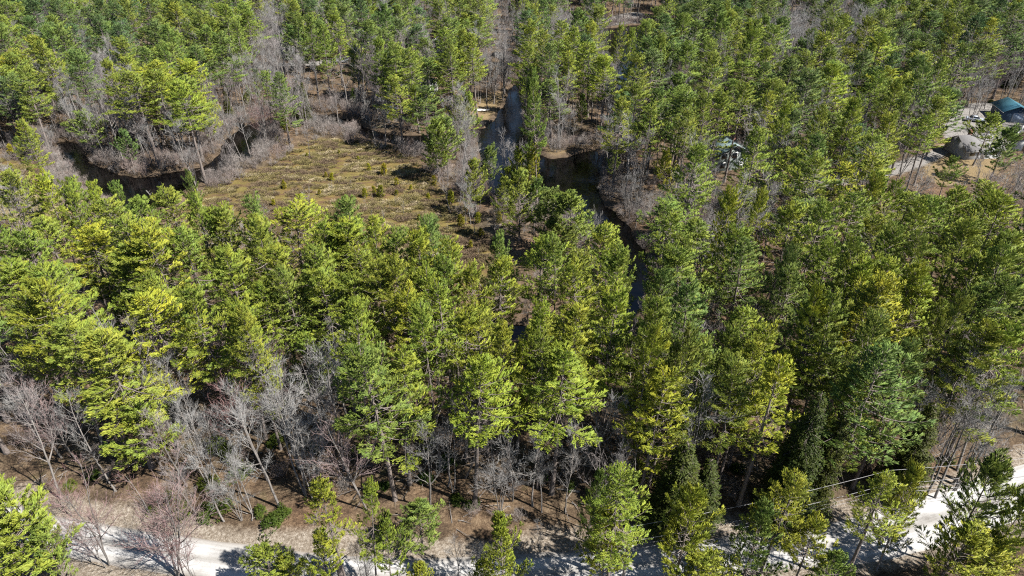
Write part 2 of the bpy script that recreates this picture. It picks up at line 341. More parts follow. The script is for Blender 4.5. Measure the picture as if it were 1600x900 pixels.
# ------------------------------------------------------------------ tree templates (metres, base at origin)
def pine(seed, H=22, cb=.42, RM=4.0, young=False, dens=1.0, lean=.0):
    r = random.Random(seed); T = Tubes(); tp, td = [], []
    n = 14; bx, by = r.uniform(-.5, .5), r.uniform(-.5, .5)
    zs = np.linspace(0, H * .985, n); ax = lambda z: np.array([bx * sin(z / H * 2.4 + seed) * (z / H), by * sin(z / H * 3 + seed) * (z / H), z])
    r0 = .0125 * H + .02
    T.tube([ax(z) for z in zs], [max(.025, r0 * (1 - z / H) ** .8 * (1.25 if z < .3 else 1)) for z in zs], 8)
    zc = H * cb; z = zc; asym = r.uniform(0, 2 * pi); prof = r.uniform(.56, .82)
    while z < H * .985:
        t = (H - z) / (H - zc)            # 1 at crown base, 0 at top
        L0 = RM * (min(1, t / .62)) ** prof * (1 if t < .8 else 1 - (t - .8) * 1.4) + .25
        nb = r.choice((4, 5, 5, 6)) if t > .12 else 4
        a0 = r.uniform(0, 6.28); layer = r.uniform(.78, 1.12)
        if r.random() < .13 and t > .3: layer *= .55
        for k in range(nb):
            if r.random() < .12 and t > .2: continue
            az = a0 + k * 6.283 / nb + r.uniform(-.35, .35)
            L = L0 * layer * r.uniform(.5, 1.3) * (1 + .18 * cos(az - asym))
            if t > .85 and r.random() < .45: continue
            el = radians(55 - 62 * min(1, t * 1.5) ** .6 + r.uniform(-7, 9)) if not young else radians(58 - 45 * min(1, t) ** .6 + r.uniform(-6, 8))
            bend = r.uniform(-.35, .35); o = ax(z + r.uniform(-.12, .12)); m = 6
            pts = []
            for i in range(m):
                s = L * i / (m - 1); q = i / (m - 1); aa = az + bend * q * .5
                pts.append(o + np.array([cos(aa) * s * cos(el), sin(aa) * s * cos(el), s * sin(el) - .10 * L * sin(q * 3.1) * (t > .3) + .16 * L * q * q]))
            pts = np.array(pts); rb = .014 * L + .012
            T.tube(pts, np.linspace(rb, .012, m), 3)
            s = L * (.46 if t > .35 else .18); side = 1
            step = .42 / dens
            while s < L:
                q = s / L; f = q * (m - 1); i = min(m - 2, int(f)); p = pts[i] + (pts[i + 1] - pts[i]) * (f - i)
                d = pts[i + 1] - pts[i]; d /= np.linalg.norm(d) + 1e-9
                ang = side * radians(r.uniform(38, 68)) ; c, sn = cos(ang), sin(ang)
                dd = np.array([d[0] * c - d[1] * sn, d[0] * sn + d[1] * c, d[2] * .5 + r.uniform(.02, .32)])
                l2 = (.30 * L * (1.02 - q) ** .7 + .35) * r.uniform(.6, 1.2)
                if r.random() < .86:
                    u = .12
                    while u < l2:
                        tp.append(p + dd * u + np.array([0, 0, .12 * u * u])); td.append(dd + np.array([0, 0, .15])); u += .30
                    tp.append(p + dd * l2); td.append(dd)
                s += step * r.uniform(.7, 1.2) * .5; side = -side
            for q in (.9, .97, 1.0): tp.append(pts[-2] + (pts[-1] - pts[-2]) * (q * 2 - 1)); td.append(pts[-1] - pts[-2] + np.array([0, 0, .1]))
        z += r.uniform(.55, .95) * (.62 if t < .25 else 1) * (H / 22) ** .5
    for q in np.linspace(.93, 1, 6): tp.append(ax(H * q)); td.append(np.array([0, 0, 1.]))
    # dead lower limbs
    A, B = [], []
    z = H * .16
    while z < zc + 1.5 and not young:
        a = r.uniform(0, 6.28); L = r.uniform(.6, 2.6); o = ax(z)
        e = o + np.array([cos(a) * L, sin(a) * L, r.uniform(-.5, .4)]); T.tube([o, (o + e) / 2 + [0, 0, -.08], e], [.035, .02, .008], 3)
        for _ in range(4):
            f = r.uniform(.3, 1); A.append(o + (e - o) * f); B.append(A[-1] + np.array([r.uniform(-.6, .6), r.uniform(-.6, .6), r.uniform(-.4, .2)]))
        z += r.uniform(.35, .8)
    if A: T.tri(A, B, np.full(len(A), .03))
    V, F = tufts(tp, td, 8, .50, .036, .40, .14)
    return T.build("pine_trunk", M_PBARK), mesh("pine_crown", V, F, M_NEEDLE)

def hemlock(seed, H=17, RM=3.3):
    r = random.Random(seed); T = Tubes(); tp, td = [], []
    T.tube([(0, 0, z) for z in np.linspace(0, H, 8)], np.linspace(.26, .02, 8), 8)
    z = H * .07
    while z < H * .98:
        t = 1 - z / H
        for k in range(5):
            az = r.uniform(0, 6.28); L = (RM * t ** .75 + .2) * r.uniform(.75, 1.15)
            if L < .3: continue
            p0 = np.array([0, 0, z]); d = np.array([cos(az), sin(az), .12]); T.tube([p0, p0 + d * L * .6, p0 + d * L - [0, 0, .12 * L]], [.03, .02, .008], 3)
            s = .2 * L
            while s < L:
                q = s / L; p = p0 + d * s - np.array([0, 0, .25 * L * q * q])
                for sd2 in (-1, 1):
                    a = az + sd2 * r.uniform(.7, 1.1); l2 = (.32 * L * (1 - q) + .25); dd = np.array([cos(a), sin(a), -.15]); u = .1
                    while u < l2: tp.append(p + dd * u); td.append(dd + [0, 0, -.1]); u += .3
                s += .32
        z += r.uniform(.28, .42)
    V, F = tufts(tp, td, 6, .34, .06, .8, -.05)
    return T.build("hemlock_trunk", M_PBARK), mesh("hemlock_crown", V, F, M_HEM)

def bare(seed, H=15, spread=.42, forks=1, slim=1.0, twigd=1.0):
    r = random.Random(seed); T = Tubes(); K = Tubes(); A, B, Wd = [], [], []
    def bend(p, d, L, n, wob, grav):
        pts = [np.array(p, float)]; d = np.array(d, float)
        for _ in range(n):
            d = d + np.array([r.gauss(0, wob), r.gauss(0, wob), r.gauss(0, wob * .6) + grav]); d /= np.linalg.norm(d)
            pts.append(pts[-1] + d * L / n)
        return np.array(pts)
    def pick(pts, f):
        x = f * (len(pts) - 1); i = min(len(pts) - 2, int(x)); d = pts[i + 1] - pts[i]
        return pts[i] + d * (x - i), d / (np.linalg.norm(d) + 1e-9)
    def side(d, ang):
        q = np.cross(d, [r.gauss(0, 1), r.gauss(0, 1), r.gauss(0, 1)]); q /= np.linalg.norm(q) + 1e-9
        v = d * cos(ang) + q * sin(ang); v[2] += .18; return v / np.linalg.norm(v)
    for f_ in range(forks):
        a = r.uniform(0, 6.28) + f_ * 6.28 / forks; lean = r.uniform(.02, .12) if forks == 1 else r.uniform(.06, .26)
        h = H * (r.uniform(.75, 1) if f_ else 1); rad = (.0078 * h + .015) * slim * (.75 if forks > 1 else 1)
        tr = bend((cos(a) * .12 * (forks > 1), sin(a) * .12 * (forks > 1), -.2), (cos(a) * lean, sin(a) * lean, 1), h, 9, .055, .03)
        T.tube(tr, rad * (1 - np.linspace(0, 1, 10)) ** .85 + .012, 6)
        for _ in range(int(17 / forks ** .5)):
            f = r.uniform(.32, .97); p, d = pick(tr, f); L1 = h * spread * (1.15 - f) * r.uniform(.6, 1.15) + .5
            l1 = bend(p, side(d, r.uniform(.55, 1.05)), L1, 4, .13, .06)
            T.tube(l1, np.linspace(rad * (1 - f) * .55 + .014, .010, 5), 4)
            for _ in range(int(5 + L1 * 1.2)):
                g = r.uniform(.2, 1); p2, d2 = pick(l1, g); L2 = L1 * .42 * (1.2 - g * .6) * r.uniform(.5, 1.1) + .3
                l2 = bend(p2, side(d2, r.uniform(.4, .9)), L2, 2, .12, .08)
                K.tube(l2, [.016, .011, .006], 3)
                for _ in range(int((3 + L2 * 2.6) * twigd)):
                    p3, d3 = pick(l2, r.uniform(.1, 1)); v = side(d3, r.uniform(.3, .9)); L3 = r.uniform(.35, .95)
                    q = p3 + v * L3; A.append(p3); B.append(q); Wd.append(.021)
                    for _ in range(2):
                        g3 = r.uniform(.3, .9); s3 = p3 + v * L3 * g3; A.append(s3); B.append(s3 + side(v, r.uniform(.4, .8)) * r.uniform(.2, .5)); Wd.append(.014)
    K.tri(A, B, np.array(Wd))
    return T.build("bare_trunk", M_BBARK), K.build("bare_crown", M_TWIG)

def shrub(seed, H=2.6, RM=1.7, stems=16):
    r = random.Random(seed); T = Tubes(); A, B, Wd = [], [], []
    for _ in range(stems):
        a = r.uniform(0, 6.28); q = sqrt(r.random()); o = np.array([cos(a) * q * .5, sin(a) * q * .5, -.1])
        e = np.array([cos(a) * q * RM, sin(a) * q * RM, H * (1 - .45 * q * q) * r.uniform(.75, 1.1)]); m_ = (o + e) / 2 + [0, 0, .25]
        T.tube([o, m_, e], [.03, .018, .008], 3)
        for _ in range(16):
            f = r.uniform(.3, 1); p = o + (e - o) * f + np.array([0, 0, .25 * sin(f * 3.1)])
            q2 = p + np.array([r.gauss(0, .35), r.gauss(0, .35), abs(r.gauss(.45, .25))]); A.append(p); B.append(q2); Wd.append(.024)
            for _ in range(2):
                g = r.uniform(.3, .9); p3 = p + (q2 - p) * g; A.append(p3); B.append(p3 + np.array([r.gauss(0, .2), r.gauss(0, .2), abs(r.gauss(.25, .15))])); Wd.append(.017)
    T.tri(A, B, np.array(Wd)); return T.build("shrub", M_SHRUBT)
def bush(seed, H=2.2, RM=1.6, mat=None, n=420):
    r = random.Random(seed); P, D = [], []; T = Tubes()
    lob = [(r.uniform(-.5, .5) * RM, r.uniform(-.5, .5) * RM, r.uniform(.45, 1)) for _ in range(6)]
    for _ in range(n):
        cx, cy, s = r.choice(lob); a = r.uniform(0, 6.28); e = math.asin(r.uniform(-.1, 1)); q = r.uniform(.6, 1.0) * RM * .62 * s
        d = np.array([cos(a) * cos(e), sin(a) * cos(e), sin(e)]); P.append([cx + d[0] * q, cy + d[1] * q, .15 + abs(d[2]) * H * s * r.uniform(.75, 1)]); D.append(d + [0, 0, .3])
    for cx, cy, s in lob:
        T.tube([(0, 0, -.1), (cx * .5, cy * .5, H * s * .4), (cx, cy, H * s * .8)], [.05, .03, .012], 4)
    V, F = tufts(P, D, 6, .30, .05, .9, .1)
    return T.build("bush_stem", M_PBARK), mesh("bush_leaves", V, F, mat)

# ------------------------------------------------------------------ ground, road, water
def grid_ground():
    xs = np.concatenate([[-3000, -1500, -800, -500, -400, -345], np.arange(-330, 330.1, .85), [345, 400, 500, 800, 1500, 3000]])
    ys = np.concatenate([[-2000, -900, -400, -150, -60, -20, 0, 10], np.arange(20, 440.1, .85), [460, 500, 600, 800, 1200, 2000, 4000]])
    X, Y = np.meshgrid(xs, ys); f = fields(X, Y); Z = height(X, Y, f); sdw, sdb, dr = f
    n, m = X.shape; V = np.stack([X, Y, Z], -1).reshape(-1, 3)
    i = (np.arange(n - 1)[:, None] * m + np.arange(m - 1)[None]).ravel()
    me = mesh("ground", V, np.stack([i, i + 1, i + m + 1, i + m], 1), mat_ground(), True)
    def att(name, a):
        at = me.attributes.new(name, 'FLOAT', 'POINT'); at.data.foreach_set('value', np.asarray(a, np.float32).ravel())
    def soft(P, wd=1.5):
        d = dist(P, X, Y); return np.clip(.5 + np.where(inside(P, X, Y), d, -d) / (2 * wd), 0, 1)
    att('m_bog', np.clip(.5 - sdb / 6, 0, 1)); att('m_lawn', np.maximum(soft(LAWN), np.maximum(soft(POINT, 2) * .8, soft(ISLET, 2) * .55)))
    fr = np.clip(.5 + (2.6 - dist(FARROAD, X, Y, False)) / 2, 0, 1)
    att('m_gravel', np.maximum(np.maximum(soft(YARD), soft(LANE)), np.maximum(fr, soft(SANDY))))
    att('m_shoulder', np.clip(.5 + (3.9 + 2.0 * vnoise(X, Y, 6) - dr) / 4, 0, 1) * .95)
    att('m_bank', np.clip(.5 + (1.6 - sdw) / 4, 0, 1) * .9)
    g = link("ground", me); tag(g, kind="structure")
grid_ground()

def ribbon(name, P, hw, mat, z):
    P = np.array(P); d = np.gradient(P, axis=0); d /= np.linalg.norm(d, axis=1)[:, None]; nrm = np.stack([-d[:, 1], d[:, 0]], 1)
    s = np.concatenate([[0], np.cumsum(np.linalg.norm(np.diff(P, axis=0), axis=1))]); ns = int(s[-1] / .7)
    t = np.linspace(0, s[-1], ns); Q = np.stack([np.interp(t, s, P[:, 0]), np.interp(t, s, P[:, 1])], 1)
    Nn = np.stack([np.interp(t, s, nrm[:, 0]), np.interp(t, s, nrm[:, 1])], 1); k = 9; V = []; uv = []
    hwv = np.interp(t, s, hw) if hasattr(hw, '__len__') else np.full(ns, hw)
    for j in range(k):
        c = j / (k - 1) * 2 - 1; wob = .35 * (vnoise(t, t * 0 + j, 1.7) - .5) * (abs(c) > .9)
        zz = z + .05 * (1 - c * c) - .03 * np.exp(-((abs(c) - .45) / .15) ** 2) + np.where(abs(c) > .99, -.04, 0)
        V.append(np.stack([Q[:, 0] + Nn[:, 0] * (hwv * c + wob), Q[:, 1] + Nn[:, 1] * (hwv * c + wob), zz + 0 * t], 1)); uv.append(np.stack([c * .5 + .5 + 0 * t, t / 6], 1))
    V = np.stack(V, 1).reshape(-1, 3); uv = np.stack(uv, 1).reshape(-1, 2)
    i = (np.arange(ns - 1)[:, None] * k + np.arange(k - 1)[None]).ravel(); F = np.stack([i, i + k, i + k + 1, i + 1], 1)
    if True:
        F = F[:, ::-1]
    me = mesh(name, V, F, mat, True); ul = me.uv_layers.new(name="UVMap"); li = np.zeros(len(me.loops), np.int32); me.loops.foreach_get("vertex_index", li)
    ul.data.foreach_set("uv", uv[li].astype(np.float32).ravel())
    return tag(link(name, me), kind="structure")
sroad = np.linspace(0, 1, len(ROAD))
M_ROAD = mat_road()
ribbon("gravel_road", ROAD, 2.35 + 1.5 * sstep(.66, .85, sroad), M_ROAD, .055)

MW = mat_water()
allw = np.vstack(WATERS); x0, y0 = allw.min(0) - 6; x1, y1 = allw.max(0) + 6
tag(link("river_water", mesh("river_water", [(x0, y0, -.6), (x1, y0, -.6), (x1, y1, -.6), (x0, y1, -.6)], [[(0, 1, 2, 3)]], MW)), kind="structure")

# ------------------------------------------------------------------ trees: what stands where
# (u, v) of the crown tip in the photograph, crown width there, tone 0 blue-green .. 1 yellow-green, height in metres (0 = tall stand)
PINES = [(5,272,60,.5,0),(60,277,50,.9,0),(88,285,40,.6,0),(110,275,50,.6,0),(132,289,35,.85,0),(185,289,34,.35,0),(160,317,55,.6,0),(287,268,26,.2,0),
(265,292,70,.55,0),(300,297,50,.6,0),(220,312,42,.5,0),(327,317,40,.7,0),(350,325,45,.55,0),(380,302,38,.3,0),(78,340,55,.6,0),(125,355,65,.95,0),
(195,348,60,.55,0),(242,350,62,.85,0),(292,358,52,.5,0),(32,372,55,.5,0),(10,365,45,.5,0),(210,388,52,.65,0),(350,398,60,.65,0),(182,395,45,.7,0),
(262,430,50,.6,0),(65,420,60,.6,0),(8,425,60,.7,0),(390,345,42,.5,0),(450,322,72,.75,0),(405,345,45,.6,0),(507,345,42,.7,0),(543,314,45,.3,0),
(552,350,70,.8,0),(580,347,50,.8,0),(642,352,45,.2,0),(610,370,48,.4,0),(655,375,52,.85,0),(677,356,42,.2,0),(697,387,48,.8,0),(710,407,40,.5,0),
(782,382,35,.3,0),(768,407,46,.85,0),(742,425,40,.7,0),(572,390,60,.6,0),(457,420,56,.4,0),(425,400,55,.7,0),(625,420,50,.7,0),(672,432,50,.7,0),
(590,405,50,.6,0),(500,392,50,.55,0),(525,370,46,.6,0),
(838,375,56,.75,0),(875,380,42,.4,0),(932,350,58,.7,0),(972,388,42,.55,0),(907,390,45,.6,0),(950,395,45,.7,0),(918,427,46,.8,0),
(1045,332,46,.6,0),(1084,348,60,.45,0),(1065,368,40,.5,0),(1075,395,60,.5,0),(1148,293,44,.95,0),(1183,300,38,.85,0),(1150,357,50,.6,0),
(1170,378,60,.2,0),(1015,425,42,.2,0),(1237,332,52,.75,0),(1287,322,52,.6,0),(1340,317,52,.45,0),(1352,281,36,.8,0),(1377,284,48,.75,0),
(1400,290,36,.7,0),(1385,360,46,.5,0),(1360,345,46,.6,0),(1440,317,46,.7,0),(1462,325,50,.5,0),(1507,305,42,.7,0),(1547,307,36,.7,0),
(1562,325,60,.8,0),(1507,352,48,.6,0),(1215,390,36,.15,0),(1292,385,50,.6,0),(1357,390,50,.5,0),(1375,405,60,.75,0),(1362,430,52,.9,0),
(1430,410,46,.9,0),(1435,375,40,.4,0),(1575,372,52,.7,0),(1590,400,50,.5,0),(1525,415,50,.6,0),(1237,430,48,.3,0),
(57,462,62,.8,0),(245,462,92,.95,0),(360,482,50,.75,0),(357,512,34,.9,12),(118,512,84,.6,0),(156,530,80,.65,0),(215,632,56,.6,12),(300,452,52,.6,0),
(30,475,52,.6,0),(382,482,46,.65,0),(567,440,62,.65,0),(585,545,80,.35,23),(615,547,70,.75,21),(637,457,52,.9,0),(670,490,52,.6,0),
(717,502,62,.8,0),(732,566,72,.85,22),(757,492,44,.75,0),(797,512,44,.8,0),(405,452,48,.7,0),(480,440,50,.5,0),(850,487,44,.85,0),(847,525,42,.6,0),
(810,545,34,.9,17),(872,560,76,.75,21),(907,487,60,.8,0),(905,522,50,.8,0),(950,465,58,.85,0),(1010,475,50,.55,0),(1050,500,42,.5,0),
(997,525,42,.9,0),(1045,540,52,.45,0),(1092,555,54,.5,20),(1025,592,62,.95,20),(1082,460,62,.2,0),(1190,517,52,.9,0),(1170,555,48,.8,0),
(1157,580,62,.5,21),(1147,522,42,.5,0),(955,530,32,.2,17),(1215,565,66,1.0,22),(1285,465,44,.9,0),(1355,460,60,.4,0),(1385,445,68,.95,0),
(1275,490,70,.3,0),(1312,487,50,.5,0),(1355,512,52,.4,0),(1378,542,96,.18,23),(1415,552,60,.22,21),(1437,440,58,.85,0),(1477,487,44,.6,0),
(1497,477,40,.5,0),(1522,512,72,.7,21),(1577,517,62,.75,21),(1347,597,58,.6,18),(1525,455,60,.3,0),(1560,450,60,.3,0),(480,520,38,.6,16),
(520,430,60,.65,0),(540,480,50,.7,0),(700,450,52,.75,0),(1017,697,30,.8,8),
(28,108,44,.5,0),(33,185,40,.6,17),(68,62,46,.6,0),(208,120,74,.55,0),(243,116,60,.6,0),(283,122,56,.5,0),(312,150,36,.7,16),(125,178,42,.3,14),(170,98,32,.6,0),
(190,205,26,.15,11),(410,112,34,.45,15),(695,185,44,.25,14),(680,190,40,.5,14),(740,252,32,.6,12),(762,232,26,.3,10),(785,282,26,.6,9),(797,262,26,.8,9),(832,235,24,.85,11),
(808,243,24,.8,10),(812,277,46,.55,14),(835,287,34,.25,12),(852,307,34,.2,12),(900,308,48,.4,14),(860,352,26,.4,8),(885,368,26,.4,8),
(1045,242,28,.95,13),(1015,165,44,.6,0),(970,152,46,.6,0),(1075,178,42,.5,0),(1000,88,50,.5,0),(992,132,42,.5,0),(1078,72,42,.5,0),(1038,60,28,.6,0),
(970,45,24,.7,0),(988,49,20,.7,0),(893,48,38,.7,0),(925,38,34,.8,0),(885,88,44,.7,0),(925,72,50,.75,0),(947,92,46,.9,0),(822,67,36,.6,0),
(847,52,34,.6,0),(824,107,32,.7,13),(832,150,26,.6,8),(845,117,36,.4,0),(1145,60,38,.6,0),(1112,92,42,.5,0),(1158,140,50,.6,0),(1100,152,44,.55,0),(1128,150,44,.6,0),
(1175,50,40,.7,0),(1195,82,34,.6,0),(1355,35,40,.6,0),(1325,30,36,.6,0),(1338,160,40,.7,0),(1378,60,60,.7,0),(1400,130,40,.7,0),(1480,150,38,.6,16),(1547,190,42,.6,12),(1470,168,44,.6,19),(1452,195,44,.7,18),(1400,190,46,.7,20),(1418,160,40,.5,20),(1575,215,40,.3,12),(1486,258,30,.4,9),
(1305,35,44,.4,0),(1460,100,46,.6,0),(1205,155,46,.8,0),(1230,172,34,.8,0),(1283,175,44,.6,0),(1330,165,44,.8,0),(500,42,34,.5,0),(478,28,34,.4,0),(450,25,34,.3,0),
(520,22,34,.6,0),(551,66,28,.6,17),(560,78,26,.6,15),(595,62,34,.6,0),(620,118,44,.6,17),(650,135,34,.6,14),(715,150,28,.6,13),(730,145,28,.6,12),(618,70,46,.5,0),(645,76,44,.5,0),(700,50,42,.6,0),(722,48,42,.6,0),
# along and in front of the road
(5,748,112,.65,15),(62,836,50,.4,9),(507,742,60,.8,16),(557,760,44,.75,14),(492,838,46,.9,9),(652,788,62,.28,11),(592,812,42,.6,9),(785,815,56,.8,9),(410,862,62,.6,8),
(450,874,44,.75,6),(972,742,92,.7,15),(950,812,62,.85,11),(1082,775,74,.85,12),(1090,878,62,.75,7),(1115,874,60,.75,7),(1237,742,74,.8,16),(1190,800,64,.3,13),(1272,824,60,.85,11),
(1390,745,76,.75,16),(1440,742,50,.8,15),(1560,735,80,.35,15),(1500,838,90,.8,10),(1597,790,60,.7,14),(1550,866,70,.9,8),(1300,872,50,.4,8),(755,886,40,.8,5),(655,886,40,.8,5),
(20,820,90,.7,10),(925,740,30,.3,11)]
HEMS = [(1285,612,88,20),(1250,655,60,16),(1075,690,92,14),(1112,718,66,11),(1462,630,74,15),(1322,645,60,16),(1045,738,56,9),(460,122,22,12),(1590,72,44,13),(1550,84,30,11),(1572,66,40,14),
        (178,190,20,9),(350,142,16,9),(640,430,40,18),(470,128,18,9)]
MAP = ["PPPPPPPPbPPPPmPPPmmpPPPPmmmmPPPP","PPPPPPPmbPPmPPPmPPPmPPPPmPmPPPPm","PmbbPPmbmbbPPPPmPPPPPPPmPmPPPbbb","PbmbppbbbbmmPpPommpPPPPPPPPmmPoo",
       "oooooooooooooooooooPPmPPPPPmPPPo","ppooooooooooooooooomPbmPmmPPbomm","PPPPPPPppppPoooooommPmbmPPPPPPPP","PPPPPPPPPPPPPPoooPPpPPPmPPPPPPPP",
       "PPPPPPPPPPPPPPppPPPPPPPPPPPPPPPP","PPPmPPPPPPPPPPPPPPPPPPPPPPPPPPPP","PPPbPPbbbbbPPPPmPPPPPPPPPPPPmPPP","mmPPmbbbbbbPPmPmpPPPPPmPPPPPPbbm",
       "bbbbbbbbbbbbbbbbbbbbbbbbbbbbbbbb","bbbbbbbbbbbbbbbbbbbbbbbbbbbbbbbb","ooobbbbbbbbobbobboooooooooooobbb"]
def cell(u, v):
    i, j = int(v // 50), int(u // 50)
    if i < 0: return 'P' if R.random() < .75 else 'b'
    if i >= len(MAP): return 'o'
    return MAP[i][min(31, max(0, j))]
KEEP = [np.array(p, float) for p in ([(1545,160),(1600,160),(1600,212),(1545,205)], [(785,135),(812,140),(812,190),(806,290),(758,296),(744,240),(748,208),(772,185)],
    [(850,238),(930,240),(925,320),(860,325)], [(95,225),(125,225),(150,262),(240,282),(320,272),(330,290),(240,330),(190,325),(110,265)],
    [(360,205),(395,200),(395,240),(360,250)], [(300,330),(430,262),(500,222),(620,235),(700,310),(740,400),(720,415),(560,330),(460,330),(380,310)],
    [(674,58),(692,58),(692,76),(674,76)], [(480,96),(545,96),(545,112),(480,112)], [(1460,228),(1520,228),(1520,290),(1440,285)],
    [(945,355),(960,350),(1000,395),(985,410)], [(1125,212),(1160,212),(1160,235),(1125,235)], [(945,28),(1000,25),(1000,45),(945,48)],[(745,150),(795,140),(790,175),(745,185)],
    [(560,190),(620,190),(620,215),(560,210)],[(1495,180),(1545,175),(1545,200),(1495,205)])]
def blocks(x, y, h, lo, rad):
    z0 = 0
    for q in np.linspace(lo, 1, 6):
        u, v, d = proj(x, y, h * q); wd = rad * FPX / d * (1.15 - q) * 1.2
        for K in KEEP:
            if inside(K, np.array([u - wd, u, u + wd]), np.array([v, v, v])).any(): return True
    return False

HOUSE_XY = [(*unproj(1573, 190), 9), (*unproj(1530, 232), 11), (*unproj(1130, 255), 9), (*unproj(684, 90), 8), (*unproj(650, 145), 8), (*unproj(1436, 20), 8)]
def bad_ground(x, y, m=1.0):
    f = [a[0] for a in fields(np.array([x]), np.array([y]))]
    if f[0] < m * .6 or f[2] < 2.9 * m: return True
    for hx, hy, hr in HOUSE_XY:
        if (x - hx) ** 2 + (y - hy) ** 2 < (hr * .62) ** 2: return True
    return False

pines = []   # dict(x,y,h,rad,tone)
for (u, v, wd, tone, h) in PINES:
    h = h or 22 + R.uniform(-2, 2)
    best = None
    for k in range(14):
        hh = h + ((k + 1) // 2) * (.8 if k % 2 else -.8); x, y = unproj(u, v, hh)
        if k == 0: best = (x, y, hh)
        if hh > 3 and not bad_ground(x, y): best = (x, y, hh); break
    x, y, hh = best; d = proj(x, y, hh * .8)[2]
    pines.append(dict(x=x, y=y, h=hh, rad=wd * (1.6 if 300 < v < 700 else 1.15) / 2 * d / FPX, tone=tone, listed=True))
def poisson(n, area, rmin, seed):
    """dart throwing over the fan the camera sees; rmin(y)"""
    r = np.random.default_rng(seed); out = []; gridc = {}
    for _ in range(n):
        y = sqrt(r.uniform(area[0] ** 2, area[1] ** 2)); x = r.uniform(-1, 1) * (y * .86 + 22)
        c = (int(x // 6), int(y // 6)); rm = rmin
        ok = True
        for i in (-1, 0, 1):
            for j in (-1, 0, 1):
                for (a, b) in gridc.get((c[0] + i, c[1] + j), ()):
                    if (a - x) ** 2 + (b - y) ** 2 < rm * rm: ok = False; break
        if ok: gridc.setdefault(c, []).append((x, y)); out.append((x, y))
    return out
occ = {}
def near(x, y, rm):
    c = (int(x // 6), int(y // 6))
    for i in (-1, 0, 1):
        for j in (-1, 0, 1):
            for (a, b) in occ.get((c[0] + i, c[1] + j), ()):
                if (a - x) ** 2 + (b - y) ** 2 < rm * rm: return True
    return False
def occupy(x, y): occ.setdefault((int(x // 6), int(y // 6)), []).append((x, y))
for p in pines: occupy(p['x'], p['y'])
cand = poisson(16000, (30, 470), 3.9, 5)
F3 = fields(np.array([c[0] for c in cand]), np.array([c[1] for c in cand]))
for i, (x, y) in enumerate(cand):
    h = (21.5 if y < 150 else 20) + R.uniform(-6, 3.5); u, v, d = proj(x, y, h)
    if F3[0][i] < 1.2 or F3[1][i] < .5 or F3[2][i] < 5: continue
    if y < 62 and v > 600: continue
    c = cell(u, v); pr = {'P': .93 if v > 300 else .84, 'p': .36, 'm': .34, 'b': .03, 'o': 0}[c]
    if v > 300 and c == 'b': pr = 0
    ub, vb, _ = proj(x, y, 0)
    if 762 < ub < 815 and 20 < vb < 145: pr = 0
    u2, v2, _ = proj(x, y, h * .6); c2 = cell(u2, v2) if v2 < 330 else c
    pr = min(pr, {'P': 1, 'p': .6, 'm': .55, 'b': .16, 'o': .5}[c2])
    if R.random() > pr or near(x, y, 5.3 if v > 260 else 5.1): continue
    rad = R.uniform(3.5, 5.3) if v > 260 else R.uniform(3.5, 5.3)
    if blocks(x, y, h, .35, rad) or bad_ground(x, y): continue
    occupy(x, y); pines.append(dict(x=x, y=y, h=h, rad=rad, tone=min(1, max(0, R.gauss(.56 if y < 125 else .33, .2) + .5 * (vnoise(x, y, 26) - .5))), listed=False))

# bare trees: (u, v of the tip, height, kind) kind 0 forest grey, 1 wide many-forked, 2 red-tipped, 3 white dead
BARES = [(95,742,12,2),(205,745,13,2),(232,770,12,2),(262,810,9,2),(212,760,13,2),(75,740,10,2),(120,800,9,2),
 (395,640,16,0),(425,560,18,0),(440,610,17,1),(330,580,15,2),(375,600,16,0),(300,620,14,0),(460,650,14,1),(495,540,17,0),(520,520,17,0),(440,520,17,2),(405,525,17,0),(470,560,16,0),
 (180,490,17,3),(160,480,18,3),(20,565,16,0),(0,600,18,0),(360,690,12,1),(285,640,13,1),(268,700,11,0),(310,700,12,0),(350,730,9,1),(250,650,12,0),
 (692,650,12,3),(700,640,14,3),(770,640,13,0),(800,660,13,3),(835,680,12,0),(780,700,11,1),(930,700,13,3),(850,700,11,0),(890,690,12,0),(960,690,12,0),(975,640,14,0),(1000,700,10,0),
 (845,810,5,0),(905,820,5,0),(735,850,5,0),(712,845,6,0),(565,850,6,1),(550,865,5,1),
 (1510,640,15,0),(1540,620,16,0),(1570,600,16,0),(1590,630,15,0),(1480,600,15,0),(1500,560,16,0),(1585,560,18,0),(1600,590,17,0),(1530,600,16,3),(1460,640,12,0),(1560,640,14,1),
 (795,208,12,1),(715,240,11,0),(725,250,11,0),(733,278,10,0),(700,255,11,3),(725,285,9,0),(740,300,9,0),(850,345,8,3),(880,340,8,0),(925,320,8,3),(775,320,8,0),(800,330,8,1),(905,345,8,1),
 (1025,300,10,0),(1035,290,10,3),(990,270,12,0),(1000,290,10,0),(1110,280,13,1),(1090,300,12,0),(1080,290,12,0),(1120,300,10,0),
 (430,40,20,0),(420,60,18,0),(445,70,18,0),(470,80,17,0),(490,90,16,0),(410,80,18,0),(460,60,18,0),(530,70,20,3),(550,45,22,3),(770,70,17,0),(785,65,17,0),(760,80,16,0),(1555,80,16,2),(1570,90,16,2),(1540,85,16,0),
 (475,190,9,3),(1310,100,16,0),(1285,130,16,0),(1500,95,16,3),(1520,110,15,0),(595,150,13,0),(610,140,14,0),(580,150,13,0),(360,160,12,3),(345,150,13,3),(375,165,11,0)]
bares = []
for (u, v, h, k) in BARES:
    for q in range(14):
        hh = h + ((q + 1) // 2) * (.7 if q % 2 else -.7); x, y = unproj(u, v, hh)
        if not bad_ground(x, y, .8): break
    bares.append(dict(x=x, y=y, h=hh, k=k, listed=True)); occupy(x, y)
cand = poisson(26000, (38, 400), 2.4, 9)
F3 = fields(np.array([c[0] for c in cand]), np.array([c[1] for c in cand]))
